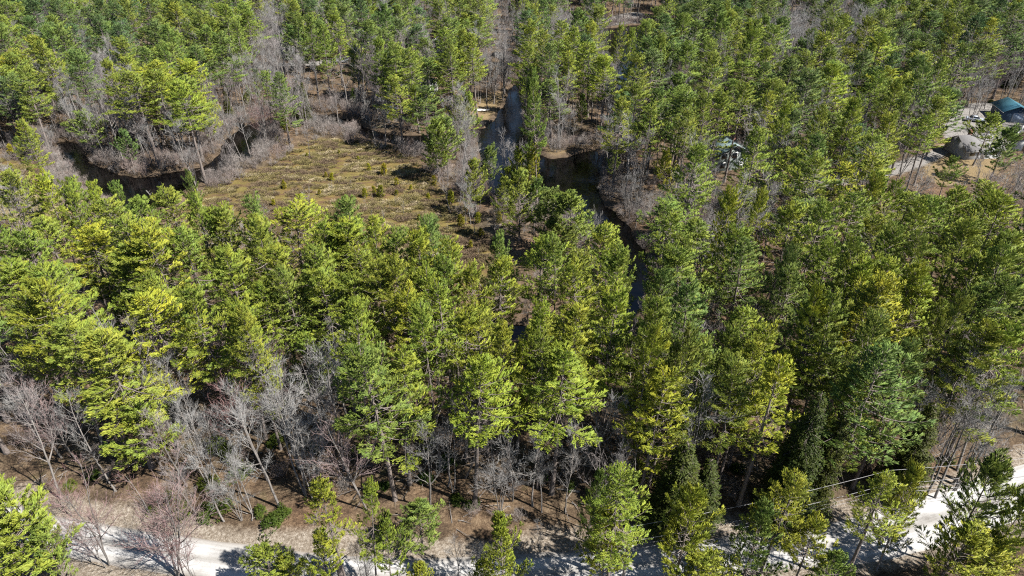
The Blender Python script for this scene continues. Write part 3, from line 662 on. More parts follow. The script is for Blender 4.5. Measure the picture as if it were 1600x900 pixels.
for i, (x, y) in enumerate(cand):
    if F3[0][i] < 1.0 or F3[1][i] < 1.5 or F3[2][i] < 6: continue
    h = R.uniform(10.5, 19.5); u, v, d = proj(x, y, h)
    c = cell(u, v); pr = {'P': .42, 'p': .6, 'm': .85, 'b': .8, 'o': 0}[c]
    ub, vb, _ = proj(x, y, 0)
    if v > 480: pr *= .85
    if v > 640: pr *= .6
    if 440 > v > 215 and 560 < u < 960: pr = 0
    if v < 0: pr *= .5
    if R.random() > pr or near(x, y, 2.2 if c != 'P' else 2.6): continue
    if blocks(x, y, h, .3, 1.5) or bad_ground(x, y): continue
    occupy(x, y); bares.append(dict(x=x, y=y, h=h, k=R.choice((0, 0, 0, 0, 1, 2, 3)), listed=False))
# low grey trees on the river banks
cand = poisson(9000, (85, 240), 2.0, 21)
F3 = fields(np.array([c[0] for c in cand]), np.array([c[1] for c in cand]))
for i, (x, y) in enumerate(cand):
    if not (1.2 < F3[0][i] < 16) or F3[1][i] < 1: continue
    ub, vb, _ = proj(x, y, 0)
    if vb > 430 or vb < 150: continue
    h = R.uniform(4, 10); rr = R.random()
    if rr < .28 and not near(x, y, 1.6) and not blocks(x, y, h, .35, .8) and not bad_ground(x, y, 1.4):
        occupy(x, y); bares.append(dict(x=x, y=y, h=h, k=R.choice((0, 0, 1, 3)), listed=False))
    elif rr > .95 and not near(x, y, 2) and not blocks(x, y, h, .3, 1) and not bad_ground(x, y, 1.4):
        occupy(x, y); pines.append(dict(x=x, y=y, h=h, rad=h * .17, tone=R.uniform(.1, .7), listed=False))
print("pines", len(pines), "bares", len(bares))

def view_rank(T, lo):
    for t in T:
        t['z'] = hz(t['x'], t['y']); u, v, d = proj(t['x'], t['y'], t['h'] * .85); t['u'], t['v'], t['d'] = float(u), float(v), float(d)
        t['ut'], t['vt'] = [float(q) for q in proj(t['x'], t['y'], t['h'])[:2]]
        t['ub'], t['vb'] = [float(q) for q in proj(t['x'], t['y'], 0)[:2]]
        inf = -20 < t['u'] < 1620 and t['vt'] < 900 and t['v'] > 5
        t['s'] = (t['h'] / t['d']) * (1 if inf else 0) + (.0001 if not t['listed'] else .02 * inf)
    T.sort(key=lambda t: -t['s'])
view_rank(pines, 0); view_rank(bares, 0)
zz = height(np.array([p['x'] for p in pines]), np.array([p['y'] for p in pines]))

# templates
PT = [pine(s, 22, cb, rm, dens=dn) for s, cb, rm, dn in ((1, .42, 4.0, 1), (2, .36, 4.2, 1), (3, .5, 3.8, .95), (4, .45, 4.4, 1.05), (5, .38, 3.6, 1), (6, .55, 4.2, 1), (7, .33, 3.9, .9), (8, .48, 3.7, .7), (9, .3, 4.3, .8), (10, .6, 3.9, .85))]
YT = [pine(s, 12, cb, 3.0, True) for s, cb in ((11, .12), (12, .25), (13, .18), (14, .3))]
HT = [hemlock(31), hemlock(32)]
BT = {0: [bare(41, 15, .28), bare(42, 15, .34), bare(43, 15, .24, slim=.8), bare(44, 15, .30, slim=1.25, twigd=.7), bare(45, 15, .22, slim=.9, twigd=1.2)], 1: [bare(51, 14, .34, 3), bare(52, 14, .38, 4), bare(53, 15, .30, 2)],
      2: [bare(61, 12, .34, 2, .8, .65), bare(62, 12, .36, 2, .8, .55)], 3: [bare(71, 15, .22, slim=1.0, twigd=.35), bare(72, 15, .3, 2, twigd=.4)]}
P_TRUNK, P_CROWN = "trunk", "crown"
def proto(name, tm):
    root = bpy.data.objects.new(name, None); tr = bpy.data.objects.new("trunk", tm[0]); cr = bpy.data.objects.new("crown", tm[1])
    tr.parent = root; cr.parent = root; root.empty_display_size = .5
    return root, tr, cr
PRO = {}
def place(kind, idx, tm, x, y, z, sx, sz, rz, tone, tilt=(0, 0)):
    key = (kind, idx)
    if key not in PRO: PRO[key] = proto(kind, tm)
    r0, t0, c0 = PRO[key]
    r, t, c = r0.copy(), t0.copy(), c0.copy()
    t.parent = r; c.parent = r
    for o in (r, t, c): COL.objects.link(o)
    r.location = (x, y, z - .05); r.rotation_euler = (tilt[0], tilt[1], rz); r.scale = (sx, sx, sz)
    c['tone'] = float(tone if kind != 'pine_tree' else .12 + .78 * tone); t['tone'] = float(tone * .0)
    return r

N_IND = 296
ind_p, far_p = pines[:N_IND], pines[N_IND:]
ind_b, far_b = bares[:290], bares[290:]
def ptemplate(p):
    if p['h'] < 15.5: i = R.randrange(len(YT)); return 'pine_tree', 60 + i, YT[i], 12, 3.0 * .95
    i = R.randrange(len(PT)); return 'pine_tree', i, PT[i], 22, (4.0, 4.2, 3.8, 4.4, 3.6, 4.2, 3.9, 3.7, 4.3, 3.9)[i]
for p in ind_p:
    k, i, tm, H0, R0 = ptemplate(p); p['o'] = place(k, i, tm, p['x'], p['y'], p['z'], p['rad'] / R0, p['h'] / H0, R.uniform(0, 6.28), p['tone'], (R.gauss(0, .035), R.gauss(0, .035)))
for b in ind_b:
    i = R.randrange(len(BT[b['k']])); tm = BT[b['k']][i]; H0 = (15, 14, 12, 15)[b['k']]; s = b['h'] / H0
    tn = {2: R.uniform(.5, 1)}.get(b['k'], R.choice((0, 0, .1, .3)))
    kn = 'dead_tree' if b['k'] == 3 else 'bare_tree'
    b['o'] = place(kn, b['k'] * 10 + i, tm, b['x'], b['y'], b['z'], s * R.uniform(.85, 1.15), s, R.uniform(0, 6.28), tn, (R.gauss(0, .05), R.gauss(0, .05))); b['tone'] = tn
hems = []
for (u, v, wd, h) in HEMS:
    x, y = unproj(u, v, h)
    while bad_ground(x, y) and h < 40: h += .7; x, y = unproj(u, v, h)
    i = R.randrange(2); d = proj(x, y, h)[2]; o = place('hemlock_tree', 20 + i, HT[i], x, y, hz(x, y), wd * 1.2 / 2 * d / FPX / 3.3, h / 17, R.uniform(0, 6), R.uniform(0, .6))
    hems.append(dict(x=x, y=y, h=h, u=u, v=v, o=o, ut=u, vt=v, ub=proj(x, y, 0)[0], vb=proj(x, y, 0)[1]))

# ------------------------------------------------------------------ masses scattered over points
def scatter(name, pts, rot, scl, tone, idx, sources, **tg):
    me = bpy.data.meshes.new(name); n = len(pts); me.vertices.add(n); me.vertices.foreach_set("co", np.asarray(pts, np.float32).ravel())
    for nm, ty, a in (("rot", 'FLOAT_VECTOR', rot), ("scl", 'FLOAT_VECTOR', scl), ("tone", 'FLOAT', tone), ("idx", 'INT', idx)):
        at = me.attributes.new(nm, ty, 'POINT')
        at.data.foreach_set('vector' if ty == 'FLOAT_VECTOR' else 'value', np.asarray(a, np.int32 if ty == 'INT' else np.float32).ravel())
    o = link(name, me); tag(o, kind="stuff", **tg)
    g = bpy.data.node_groups.new(name, 'GeometryNodeTree'); g.interface.new_socket("Geometry", in_out='INPUT', socket_type='NodeSocketGeometry')
    g.interface.new_socket("Geometry", in_out='OUTPUT', socket_type='NodeSocketGeometry'); N, L = g.nodes, g.links
    gi = N.new("NodeGroupInput"); go = N.new("NodeGroupOutput"); jo = N.new("GeometryNodeJoinGeometry"); mp = N.new("GeometryNodeMeshToPoints")
    L.new(gi.outputs[0], mp.inputs[0])
    def at(nm, ty):
        a = N.new("GeometryNodeInputNamedAttribute"); a.data_type = ty; a.inputs[0].default_value = nm; return a.outputs[0]
    ra, sa, ia = at("rot", 'FLOAT_VECTOR'), at("scl", 'FLOAT_VECTOR'), at("idx", 'INT')
    for k, src in enumerate(sources):
        jj = N.new("GeometryNodeJoinGeometry")
        for s in src:
            oi = N.new("GeometryNodeObjectInfo"); oi.inputs['Object'].default_value = s; oi.transform_space = 'ORIGINAL'; L.new(oi.outputs['Geometry'], jj.inputs[0])
        cp = N.new("FunctionNodeCompare"); cp.data_type = 'INT'; cp.operation = 'EQUAL'; L.new(ia, cp.inputs[2]); cp.inputs[3].default_value = k
        ip = N.new("GeometryNodeInstanceOnPoints"); L.new(mp.outputs[0], ip.inputs['Points']); L.new(cp.outputs[0], ip.inputs['Selection'])
        L.new(jj.outputs[0], ip.inputs['Instance']); L.new(ra, ip.inputs['Rotation']); L.new(sa, ip.inputs['Scale']); L.new(ip.outputs[0], jo.inputs[0])
    L.new(jo.outputs[0], go.inputs[0]); md = o.modifiers.new("scatter", 'NODES'); md.node_group = g
    return o
def srcobj(name, me):
    return bpy.data.objects.new(name, me)
def rots(n, t=.03): return np.stack([rng.normal(0, t, n), rng.normal(0, t, n), rng.uniform(0, 6.28, n)], 1)

def tree_mass(name, T, tmpl, pick, **tg):
    P, S, TN, I = [], [], [], []
    Z = height(np.array([t['x'] for t in T]), np.array([t['y'] for t in T]))
    for t, z in zip(T, Z):
        i, H0, R0 = pick(t); P.append((t['x'], t['y'], z - .05)); rr = t.get('rad', t['h'] / H0 * R0); S.append((rr / R0, rr / R0, t['h'] / H0)); TN.append(t.get('tone', R.choice((0, 0, .3)))); I.append(i)
    scatter(name, P, rots(len(P)), S, TN, I, tmpl, **tg)
src = [[srcobj("pine_trunk_source", a), srcobj("pine_crown_source", b)] for a, b in PT + YT]
def pk(t):
    if t['h'] < 15.5: i = R.randrange(4); return 10 + i, 12, 2.85
    i = R.randrange(10); return i, 22, (4.0, 4.2, 3.8, 4.4, 3.6, 4.2, 3.9, 3.7, 4.3, 3.9)[i]
tree_mass("distant_pine_woods", far_p, src, pk, label="far woods of green pines filling the land beyond the river and bog", cat="woods")
kk = [(k, i) for k in BT for i in range(len(BT[k]))]
srcb = [[srcobj("bare_trunk_source", BT[k][i][0]), srcobj("bare_crown_source", BT[k][i][1])] for k, i in kk]
def pkb(t):
    i = R.randrange(len(BT[t['k']])); return kk.index((t['k'], i)), (15, 14, 12, 15)[t['k']], 1.0
for t in far_b: t['rad'] = t['h'] / (15, 14, 12, 15)[t['k']]
tree_mass("leafless_woods", far_b, srcb, pkb, label="leafless grey woods standing between the pines around the river", cat="woods")

# shrubs along the banks and under the trees
SH = [[srcobj("shrub_source", shrub(81 + i, 2.4 + .3 * i, 1.6 + .1 * i))] for i in range(4)]
cand = poisson(60000, (36, 330), 1.15, 33); C = np.array(cand); F3 = fields(C[:, 0], C[:, 1]); ub, vb, _ = proj(C[:, 0], C[:, 1], 0)
keep = np.zeros(len(C)); sdw, sdb, dr = F3
keep += (sdw > .3) * (sdw < 7) * .85 * (vb < 440) + (sdw >= 7) * (sdw < 14) * .25 * (vb < 420)
keep += (np.abs(sdb) < 4) * .4 * (vb < 345) * (sdb > -2.5)
keep += (vb > 440) * (sdw > 1) * .10 * (dr > 5) + (vb <= 440) * .05
keep += (dr > 4.6) * (dr < 15) * .20
wood = vnoise(C[:, 0], C[:, 1], 7)
keep *= np.where((sdw < 5) & (vb < 350), 1.3, np.clip((wood - .25) * 2.4, 0.1, 1.2))
keep[(sdw < .3) | (dr < 4.2) | (sdb < -2.5)] = 0
for P_ in (LAWN, YARD, LANE, POINT): keep[inside(P_, C[:, 0], C[:, 1])] *= .06
for K in KEEP[:6] + KEEP[9:10] + KEEP[12:14]:
    for hq in (0, 1.2, 2.2): uu, vv, _ = proj(C[:, 0], C[:, 1], hq); keep[inside(K, uu, vv)] = 0
sel = rng.random(len(C)) < keep; C = C[sel]; n = len(C); nearb = (sdw[sel] < 8) & (vb[sel] < 440)
s = np.where(nearb, rng.uniform(.6, 1.25, n), rng.uniform(.35, .9, n)); Z = height(C[:, 0], C[:, 1])
print("shrubs", n)
scatter("riverbank_shrubs", np.column_stack([C, Z]), rots(n, .06), np.stack([s * 1.1, s * 1.1, s * rng.uniform(.8, 1.1, n)], 1), rng.random(n) ** 1.5, rng.integers(0, 4, n), SH,
        label="leafless greyish purple shrubs crowding the river banks and bog edge", cat="shrubs")
# bog cover: low mats and tussocks
def tussock(seed, kind):
    r = random.Random(seed); P, D = [], []
    for _ in range(34):
        a = r.uniform(0, 6.28); q = sqrt(r.random()) * .55; P.append((cos(a) * q, sin(a) * q, .02)); D.append((cos(a) * q * .9, sin(a) * q * .9, .6))
    V, F = tufts(P, D, 4, .55, .035, .9, .3); return mesh("tussock", V, F, kind)
def mat_bogplant():
    m, t, N, L, P = nodes("bog_plants")
    a = add(N, "ShaderNodeAttribute", attribute_type='INSTANCER', attribute_name='tone')
    r = ramp(N, [(0, (.105, .075, .045)), (.3, (.145, .10, .065)), (.55, (.142, .122, .040)), (.8, (.20, .168, .062)), (1, (.34, .28, .18))]); L.new(a.outputs['Fac'], r.inputs[0])
    L.new(r.outputs[0], P.inputs['Base Color']); P.inputs['Roughness'].default_value = .9; return m
MB_ = mat_bogplant()
TS = [[srcobj("tussock_source", tussock(91 + i, MB_))] for i in range(3)]
pts = []
for P_ in (BOG, BOG2):
    lo, hi = P_.min(0), P_.max(0); n = int((hi[0] - lo[0]) * (hi[1] - lo[1]) * 4.5); X = rng.uniform(lo[0], hi[0], n); Y = rng.uniform(lo[1], hi[1], n)
    k = inside(P_, X, Y) & (vnoise(X * .35, Y, 1.1) > .45); pts.append(np.stack([X[k], Y[k]], 1))
C = np.vstack(pts); n = len(C); Z = height(C[:, 0], C[:, 1]); print("tussocks", n)
tn = np.clip(.52 + .9 * (vnoise(C[:, 0] * .3, C[:, 1], 1.5) - .5) + .35 * (vnoise(C[:, 0] * .5, C[:, 1], 14) - .5) + rng.normal(0, .2, n), 0, 1)
s = rng.uniform(.45, 1.1, n); scatter("bog_plants", np.column_stack([C, Z - .02]), rots(n, .1), np.stack([s * 1.2, s, s * rng.uniform(.5, 1.1, n)], 1), tn, rng.integers(0, 3, n), TS,
        label="low brown and olive bog plants matting the open marsh", cat="bog plants")
# litter: sticks lying on the woodland floor
def sticks(seed):
    r = random.Random(seed); T = Tubes()
    for _ in range(5):
        a = r.uniform(0, 6.28); o = np.array([r.uniform(-1, 1), r.uniform(-1, 1), .05]); L = r.uniform(.5, 2.6)
        e = o + np.array([cos(a) * L, sin(a) * L, r.uniform(0, .3)]); T.tube([o, (o + e) / 2 + [0, 0, .05], e], [.045, .03, .012], 4)
        f = o + (e - o) * .6; T.tube([f, f + np.array([cos(a + .8), sin(a + .8), .3]) * L * .3], [.02, .008], 3)
    return T.build("sticks", M_BBARK)
ST = [[srcobj("sticks_source", sticks(95 + i))] for i in range(3)]
cand = poisson(14000, (40, 200), 2.2, 55); C = np.array(cand); F3 = fields(C[:, 0], C[:, 1]); sel = (F3[0] > 1) & (F3[2] > 4) & (F3[1] > 0) & (rng.random(len(C)) < .5); C = C[sel]; n = len(C)
scatter("fallen_sticks", np.column_stack([C, height(C[:, 0], C[:, 1])]), rots(n, .05), np.repeat(rng.uniform(.5, 1.4, (n, 1)), 3, 1), rng.random(n), rng.integers(0, 3, n), ST,
        label="grey fallen sticks littering the brown woodland floor", cat="deadwood")

# small evergreen bushes by the road and in the woods, things of their own
BU = [bush(101, mat=M_BUSH), bush(102, 1.8, 1.9, M_BUSH), bush(103, 2.6, 1.4, M_BUSH)]
bushes = []
for i, (u, v, wd, tone) in enumerate([(292,795,44,.5),(325,800,46,.3),(352,790,36,.4),(405,800,30,.3),(430,812,46,.2),(448,798,30,.5),(270,775,30,.8),(380,740,44,.6),(345,705,50,.7),(372,715,40,.8),
      (715,780,30,.4),(740,790,30,.3),(668,745,34,.2),(700,720,40,.1),(820,640,34,.2),(1040,778,30,.2),(560,700,30,.3),(500,700,34,.4),(430,690,34,.5),(60,770,26,.6),(110,760,30,.7),(1545,160,10,.1),
      (215,700,40,.9),(890,760,24,.3),(1150,735,30,.2),(1475,720,30,.5),(1220,760,40,.2),(150,745,26,.3),(600,760,26,.2),(845,745,30,.1),(930,775,22,.4),(245,790,30,.6),(330,760,40,.5),(1005,745,30,.3)]):
    x, y = unproj(u, v + 8, 0)
    if bad_ground(x, y): continue
    d = proj(x, y, 1)[2]; k = i % 3; o = place('evergreen_bush', 30 + k, BU[k], x, y, hz(x, y), wd / 2 * d / FPX / 1.7, wd / 2 * d / FPX / 1.9, R.uniform(0, 6), tone)
    bushes.append(dict(x=x, y=y, o=o, u=u, v=v, ut=u, vt=v, ub=u, vb=v + 8, tone=tone, wd=wd))
    for c in o.children: c.name = 'foliage' if 'crown' in c.name else 'stem'
# saplings and pale stubs in the bog
SA = [pine(111, 3.0, .05, .75, True, .8), pine(112, 3.0, .08, .6, True, .8)]
for a, b in SA: b.materials[0] = M_SAP
saps = []
for i, (u, v, h, tone) in enumerate([(577,262,2.0,1),(601,268,3.0,1),(519,277,2.0,1),(510,272,1.5,.8),(445,290,1.8,.8),(443,284,1.3,.6),(620,286,2.0,.8),(642,292,1.4,.9),(585,297,1.8,.8),(571,304,2.4,.7),
     (595,303,3.0,.3),(669,307,1.8,.9),(679,284,2.4,.7),(704,315,3.6,.6),(469,310,1.8,.8),(428,318,1.8,.9),(540,308,1.4,.7),(720,350,3,.5),(747,345,2.4,.6),(752,364,2,.9),(696,178,2.5,.9),(448,205,4.5,.4),(434,222,2,.6),
     (695,257,3.5,.8),(620,300,1.5,.5),(500,300,1.4,.9),(480,240,1.2,.8),(530,235,1.2,.7),(560,245,1.2,.9),(735,385,2,.6),(655,340,1.6,.5),(20,240,3,1),(780,350,2.5,.3),(20,262,2,.8)]):
    x, y = unproj(u, v + 5, -.3)
    if fields(np.array([x]), np.array([y]))[0][0] < .4: continue
    k = i % 2; o = place('sapling', 40 + k, SA[k], x, y, hz(x, y), h / 3 * .75, h / 3 * .8, R.uniform(0, 6), tone); saps.append(dict(o=o, u=u, v=v, x=x, y=y, ut=u, vt=v, ub=u, vb=v + 5, tone=tone, h=h))
stubs = []
for i, (u, v, h) in enumerate([(429,300,1.4),(516,300,3.2),(550,292,2.6),(478,328,6),(484,340,4),(572,318,2.4),(583,312,1.8),(618,316,2.4),(582,338,2.4),(631,330,3.0),(600,345,3),(598,338,2.4),(700,360,2.4),(712,385,2.6),(748,396,2),(405,320,2.2),(400,305,2),(610,322,1.4),(360,320,2.6),(640,372,2.5)]):
    x, y = unproj(u, v + 4, -.3); k = i % 2; o = place('dead_shrub', 50 + k, BT[3][k], x, y, hz(x, y), h / 15 * 1.0, h / 15, R.uniform(0, 6), 0); stubs.append(dict(o=o, u=u, v=v, x=x, y=y, ut=u, vt=v, ub=u, vb=v, h=h))

# ------------------------------------------------------------------ buildings
def boxm(V, F, x0, x1, y0, y1, z0, z1):
    n = len(V); V += [(x, y, z) for z in (z0, z1) for x, y in ((x0, y0), (x1, y0), (x1, y1), (x0, y1))]
    F += [tuple(n + i for i in q) for q in ((3, 2, 1, 0), (4, 5, 6, 7), (0, 1, 5, 4), (1, 2, 6, 5), (2, 3, 7, 6), (3, 0, 4, 7))]
def part(name, root, mat, boxes, loc=None):
    V, F = [], []
    for b in boxes: boxm(V, F, *b)
    return link(name, mesh(name, V, [F], mat), root)
def gable_house(name, loc, rz, W, D, H, rise, mw, mr, ov=.4, label=None, cat='house', openings=(), chimney=False):
    """gable ends face -y and +y; openings: (part name, side, x, z, w, h, mat)"""
    root = bpy.data.objects.new(name, None); COL.objects.link(root); root.location = loc; root.rotation_euler = (0, 0, rz); tag(root, label, cat)
    w2, d2 = W / 2, D / 2; V = []
    for y in (-d2, d2): V += [(-w2, y, -.3), (w2, y, -.3), (w2, y, H), (0, y, H + rise), (-w2, y, H)]
    link("wall", mesh("wall", V, [np.array([(0, 1, 2, 3, 4), (9, 8, 7, 6, 5)]), np.array([(1, 6, 7, 2), (5, 0, 4, 9), (2, 7, 8, 3), (3, 8, 9, 4)])], mw), root)
    sl = rise / w2; t = .14; V = []; F = []
    for s in (-1, 1):
        n = len(V); e = w2 + ov
        for y in (-d2 - ov, d2 + ov): V += [(0, y, H + rise + .02), (s * e, y, H - ov * sl + .02), (s * e, y, H - ov * sl + .02 + t), (0, y, H + rise + .02 + t)]
        F += [(n, n + 1, n + 2, n + 3), (n + 7, n + 6, n + 5, n + 4), (n + 3, n + 2, n + 6, n + 7), (n + 1, n, n + 4, n + 5), (n + 2, n + 1, n + 5, n + 6)]
    rf = link("roof", mesh("roof", V, [F], mr), root)
    part("trim", root, M_TRIM, [(s * (w2 + ov) - .03 * s - .04, s * (w2 + ov) - .03 * s + .04, -d2 - ov - .01, d2 + ov + .01, H - ov * sl - .12, H - ov * sl + .012) for s in (-1, 1)])
    for (nm, side, x, z, ww, hh, mt) in openings:
        if side == 's': b = (x - ww / 2, x + ww / 2, -d2 - .06, -d2 - .004, z, z + hh); fr = (x - ww / 2 - .1, x + ww / 2 + .1, -d2 - .035, -d2 - .002, z - .1, z + hh + .1)
        elif side == 'w': b = (-w2 - .06, -w2 - .004, x - ww / 2, x + ww / 2, z, z + hh); fr = (-w2 - .035, -w2 - .002, x - ww / 2 - .1, x + ww / 2 + .1, z - .1, z + hh + .1)
        else: b = (w2 + .004, w2 + .06, x - ww / 2, x + ww / 2, z, z + hh); fr = (w2 + .002, w2 + .035, x - ww / 2 - .1, x + ww / 2 + .1, z - .1, z + hh + .1)
        o = part(nm, root, mt, [b]); f = part("frame", root, M_TRIM, [fr]); f.parent = o
    if chimney:
        c = part("chimney", root, M_BRICK, [(w2 * .3, w2 * .3 + .7, .5, 1.2, H + rise * .4, H + rise + .8)]); c.parent = rf
    return root
M_TRIM = mat_simple("white_trim", (.75, .75, .74), .5)
M_WHITE = mat_simple("white_siding", (.72, .72, .70), .6, scale=3, vec=(.2, .2, 6))
M_GREYW = mat_simple('pale_grey_siding', (.36, .36, .37), .7, scale=3, vec=(.2, .2, 6))
M_NAVY = mat_simple("blue_siding", (.045, .085, .14), .6, scale=3, vec=(.2, .2, 6))
M_TEAL = mat_simple("teal_metal_roof", (.09, .25, .33), .35, .3, scale=1.5, vec=(.3, 4, 1))
M_PALEROOF = mat_simple("pale_metal_roof", (.28, .37, .37), .4, .2, scale=1.5)
M_GREYROOF = mat_simple("grey_shingles", (.20, .195, .20), .9, scale=4, bump=.3)
M_BROWNROOF = mat_simple("brown_shingles", (.19, .10, .075), .9, scale=4, bump=.3)
M_GREENS = mat_simple("grey_green_siding", (.17, .20, .19), .7, scale=3, vec=(.2, .2, 6))
M_DOOR = mat_simple("garage_door_paint", (.36, .44, .56), .5, scale=2, vec=(.3, 1, 5))
M_GLASS = mat_simple("window_glass", (.02, .025, .03), .08, scale=2)
M_BRICK = mat_simple("chimney_brick", (.28, .12, .09), .9, scale=6)
M_WOOD = mat_simple("weathered_wood", (.30, .26, .22), .9, scale=5, vec=(1, 1, .2))
M_DECK = mat_simple("red_brown_deck", (.20, .085, .06), .8, scale=5)
def at(u, v): x, y = unproj(u, v); return (x, y, hz(x, y))
gable_house("garage", at(1572, 191), radians(-10), 6.6, 7.5, 2.9, 1.5, M_NAVY, M_TEAL, .45, "navy blue garage with teal metal gable roof beside the gravel yard", "garage",
            (("garage_door", 's', .9, .0, 3.4, 2.4, M_DOOR), ("window", 'w', 1.0, 1.0, 1.0, .9, M_GLASS)))
gable_house("house", at(1514, 247), radians(98), 7.5, 9.5, 2.5, 2.2, M_GREYW, M_GREYROOF, .5, "pale grey house with grey shingle roof and chimney in front of the blue garage", "house",
            (("window", 's', -1.8, 1.0, 1.2, 1.2, M_GLASS), ("window", 's', 1.8, 1.0, 1.2, 1.2, M_GLASS), ("window", 'w', -3, 1.0, 1.4, 1.2, M_GLASS), ("window", 'w', 3, 1.0, 1.4, 1.2, M_GLASS), ("door", 'w', 0, .1, 1, 2, M_WOOD)), True)
gable_house("shed", at(1594, 238), radians(-20), 4.6, 4.0, 2.4, 1.1, M_WHITE, M_BROWNROOF, .3, "small white shed with red brown roof below the blue garage", "shed", (("door", 's', 0, .1, 1, 2, M_WOOD),))
gable_house("house", at(1132, 262), radians(12), 8, 7, 4.4, 1.8, M_GREENS, M_PALEROOF, .5, "grey green two storey house with pale metal roof hidden among tall pines", "house",
            (("window", 's', -2.6, 3.2, 1.2, 1.2, M_GLASS), ("window", 's', 0, 3.2, 1.2, 1.2, M_GLASS), ("window", 's', 2.6, 3.2, 1.2, 1.2, M_GLASS), ("window", 's', -2.6, .9, 1.2, 1.2, M_GLASS), ("door", 's', 2.0, .1, 1, 2, M_TRIM), ("window", 'e', 0, 1, 1.2, 1.2, M_GLASS)), True)
gable_house("house", at(684, 92), radians(-8), 4.6, 6, 3.6, 2.8, M_WHITE, M_GREYROOF, .35, "steep white gabled house glimpsed through the trees left of the river", "house",
            (("window", 's', 0, 3.3, .9, 1.0, M_GLASS), ("window", 's', -1.4, 1, 1, 1.2, M_GLASS), ("door", 's', 1.3, .1, 1, 2, M_WOOD)), True)
gable_house("house", at(652, 150), radians(75), 8, 11, 2.9, 1.9, M_WHITE, M_GREYROOF, .5, "low house with light grey roof half hidden by pines above the marsh", "house",
            (("window", 'w', -2.6, 1, 1.3, 1.2, M_GLASS), ("window", 'w', 2.6, 1, 1.3, 1.2, M_GLASS), ("door", 'w', 0, .1, 1, 2, M_WOOD), ("window", 's', 0, 1, 1.2, 1.2, M_GLASS)))
gable_house("house", at(1437, 24), radians(80), 8, 14, 3.2, 2.2, M_WHITE, M_PALEROOF, .5, "white house far off at the top edge beneath tall trunks", "house",
            (("window", 'w', -3.5, 1, 1.4, 1.2, M_GLASS), ("window", 'w', 3.5, 1, 1.4, 1.2, M_GLASS), ("door", 'w', 0, .1, 1, 2, M_WOOD)))
# white board fence by the garage
def fence():
    a = np.array(unproj(1584, 222)); b = np.array(unproj(1598, 206)); L = float(np.linalg.norm(b - a)); n = int(L / 1.8) + 1
    root = bpy.data.objects.new("fence", None); COL.objects.link(root); root.location = (a[0], a[1], hz(*a)); root.rotation_euler = (0, 0, atan2(b[1] - a[1], b[0] - a[0]))
    tag(root, "white board fence running up from the shed towards the blue garage", "fence")
    part("panel", root, M_WHITE, [(i * .145, i * .145 + .125, -.02, .02, .1, 1.5) for i in range(int(L / .145))])
    for i in range(n): part("post", root, M_TRIM, [(i * 1.8 - .06, i * 1.8 + .06, .025, .14, -.2, 1.65)])
    part("rail", root, M_TRIM, [(0, L, .022, .07, z, z + .08) for z in (.35, 1.2)])
fence()
# boats, cars
def rowboat(loc, rz, L, label, mat):
    root = bpy.data.objects.new("rowboat", None); COL.objects.link(root); root.location = loc; root.rotation_euler = (0, 0, rz); tag(root, label, "boat")
    n = 13; Vo, Vi = [], []
    for i in range(n):
        q = i / (n - 1); x = (q - .5) * L; wd = .62 * (sin(pi * min(1, q * 1.0 + .12) ** .9) ** .6 if q < .98 else .06) + .03; dz = .14 * (2 * q - 1) ** 2
        for (fy, fz) in ((-1, .5), (-.75, .12), (0, 0), (.75, .12), (1, .5)): Vo.append((x, fy * wd, fz + dz))
        for (fy, fz) in ((-.93, .5), (-.68, .16), (0, .05), (.68, .16), (.93, .5)): Vi.append((x, fy * wd, fz + dz))
    V = Vo + Vi; N_ = n * 5; F = []
    for i in range(n - 1):
        for j in range(4):
            a = i * 5 + j; F.append((a, a + 5, a + 6, a + 1)); F.append((N_ + a, N_ + a + 1, N_ + a + 6, N_ + a + 5))
        for j in (0, 4): a = i * 5 + j; F.append((a, N_ + a, N_ + a + 5, a + 5) if j == 0 else (a, a + 5, N_ + a + 5, N_ + a))
    for e in (0, n - 1):
        for j in range(4): a = e * 5 + j; F.append((a, a + 1, N_ + a + 1, N_ + a))
    link("hull", mesh("hull", V, [F], mat, False), root)
    for x in (-.28 * L, .02 * L, .28 * L): part("thwart", root, M_WOOD, [(x - .12, x + .12, -.48, .48, .34, .38)])
x, y, z = at(753, 173); rowboat((x, y, z + .05), radians(5), 4.4, "white rowboat pulled up on the grassy point left of the river", M_TRIM)
x, y, z = at(612, 173); rowboat((x, y, z + .05), radians(-20), 4.0, "light blue rowboat lying in the shade above the marsh", mat_simple("blue_hull", (.18, .34, .62), .4))

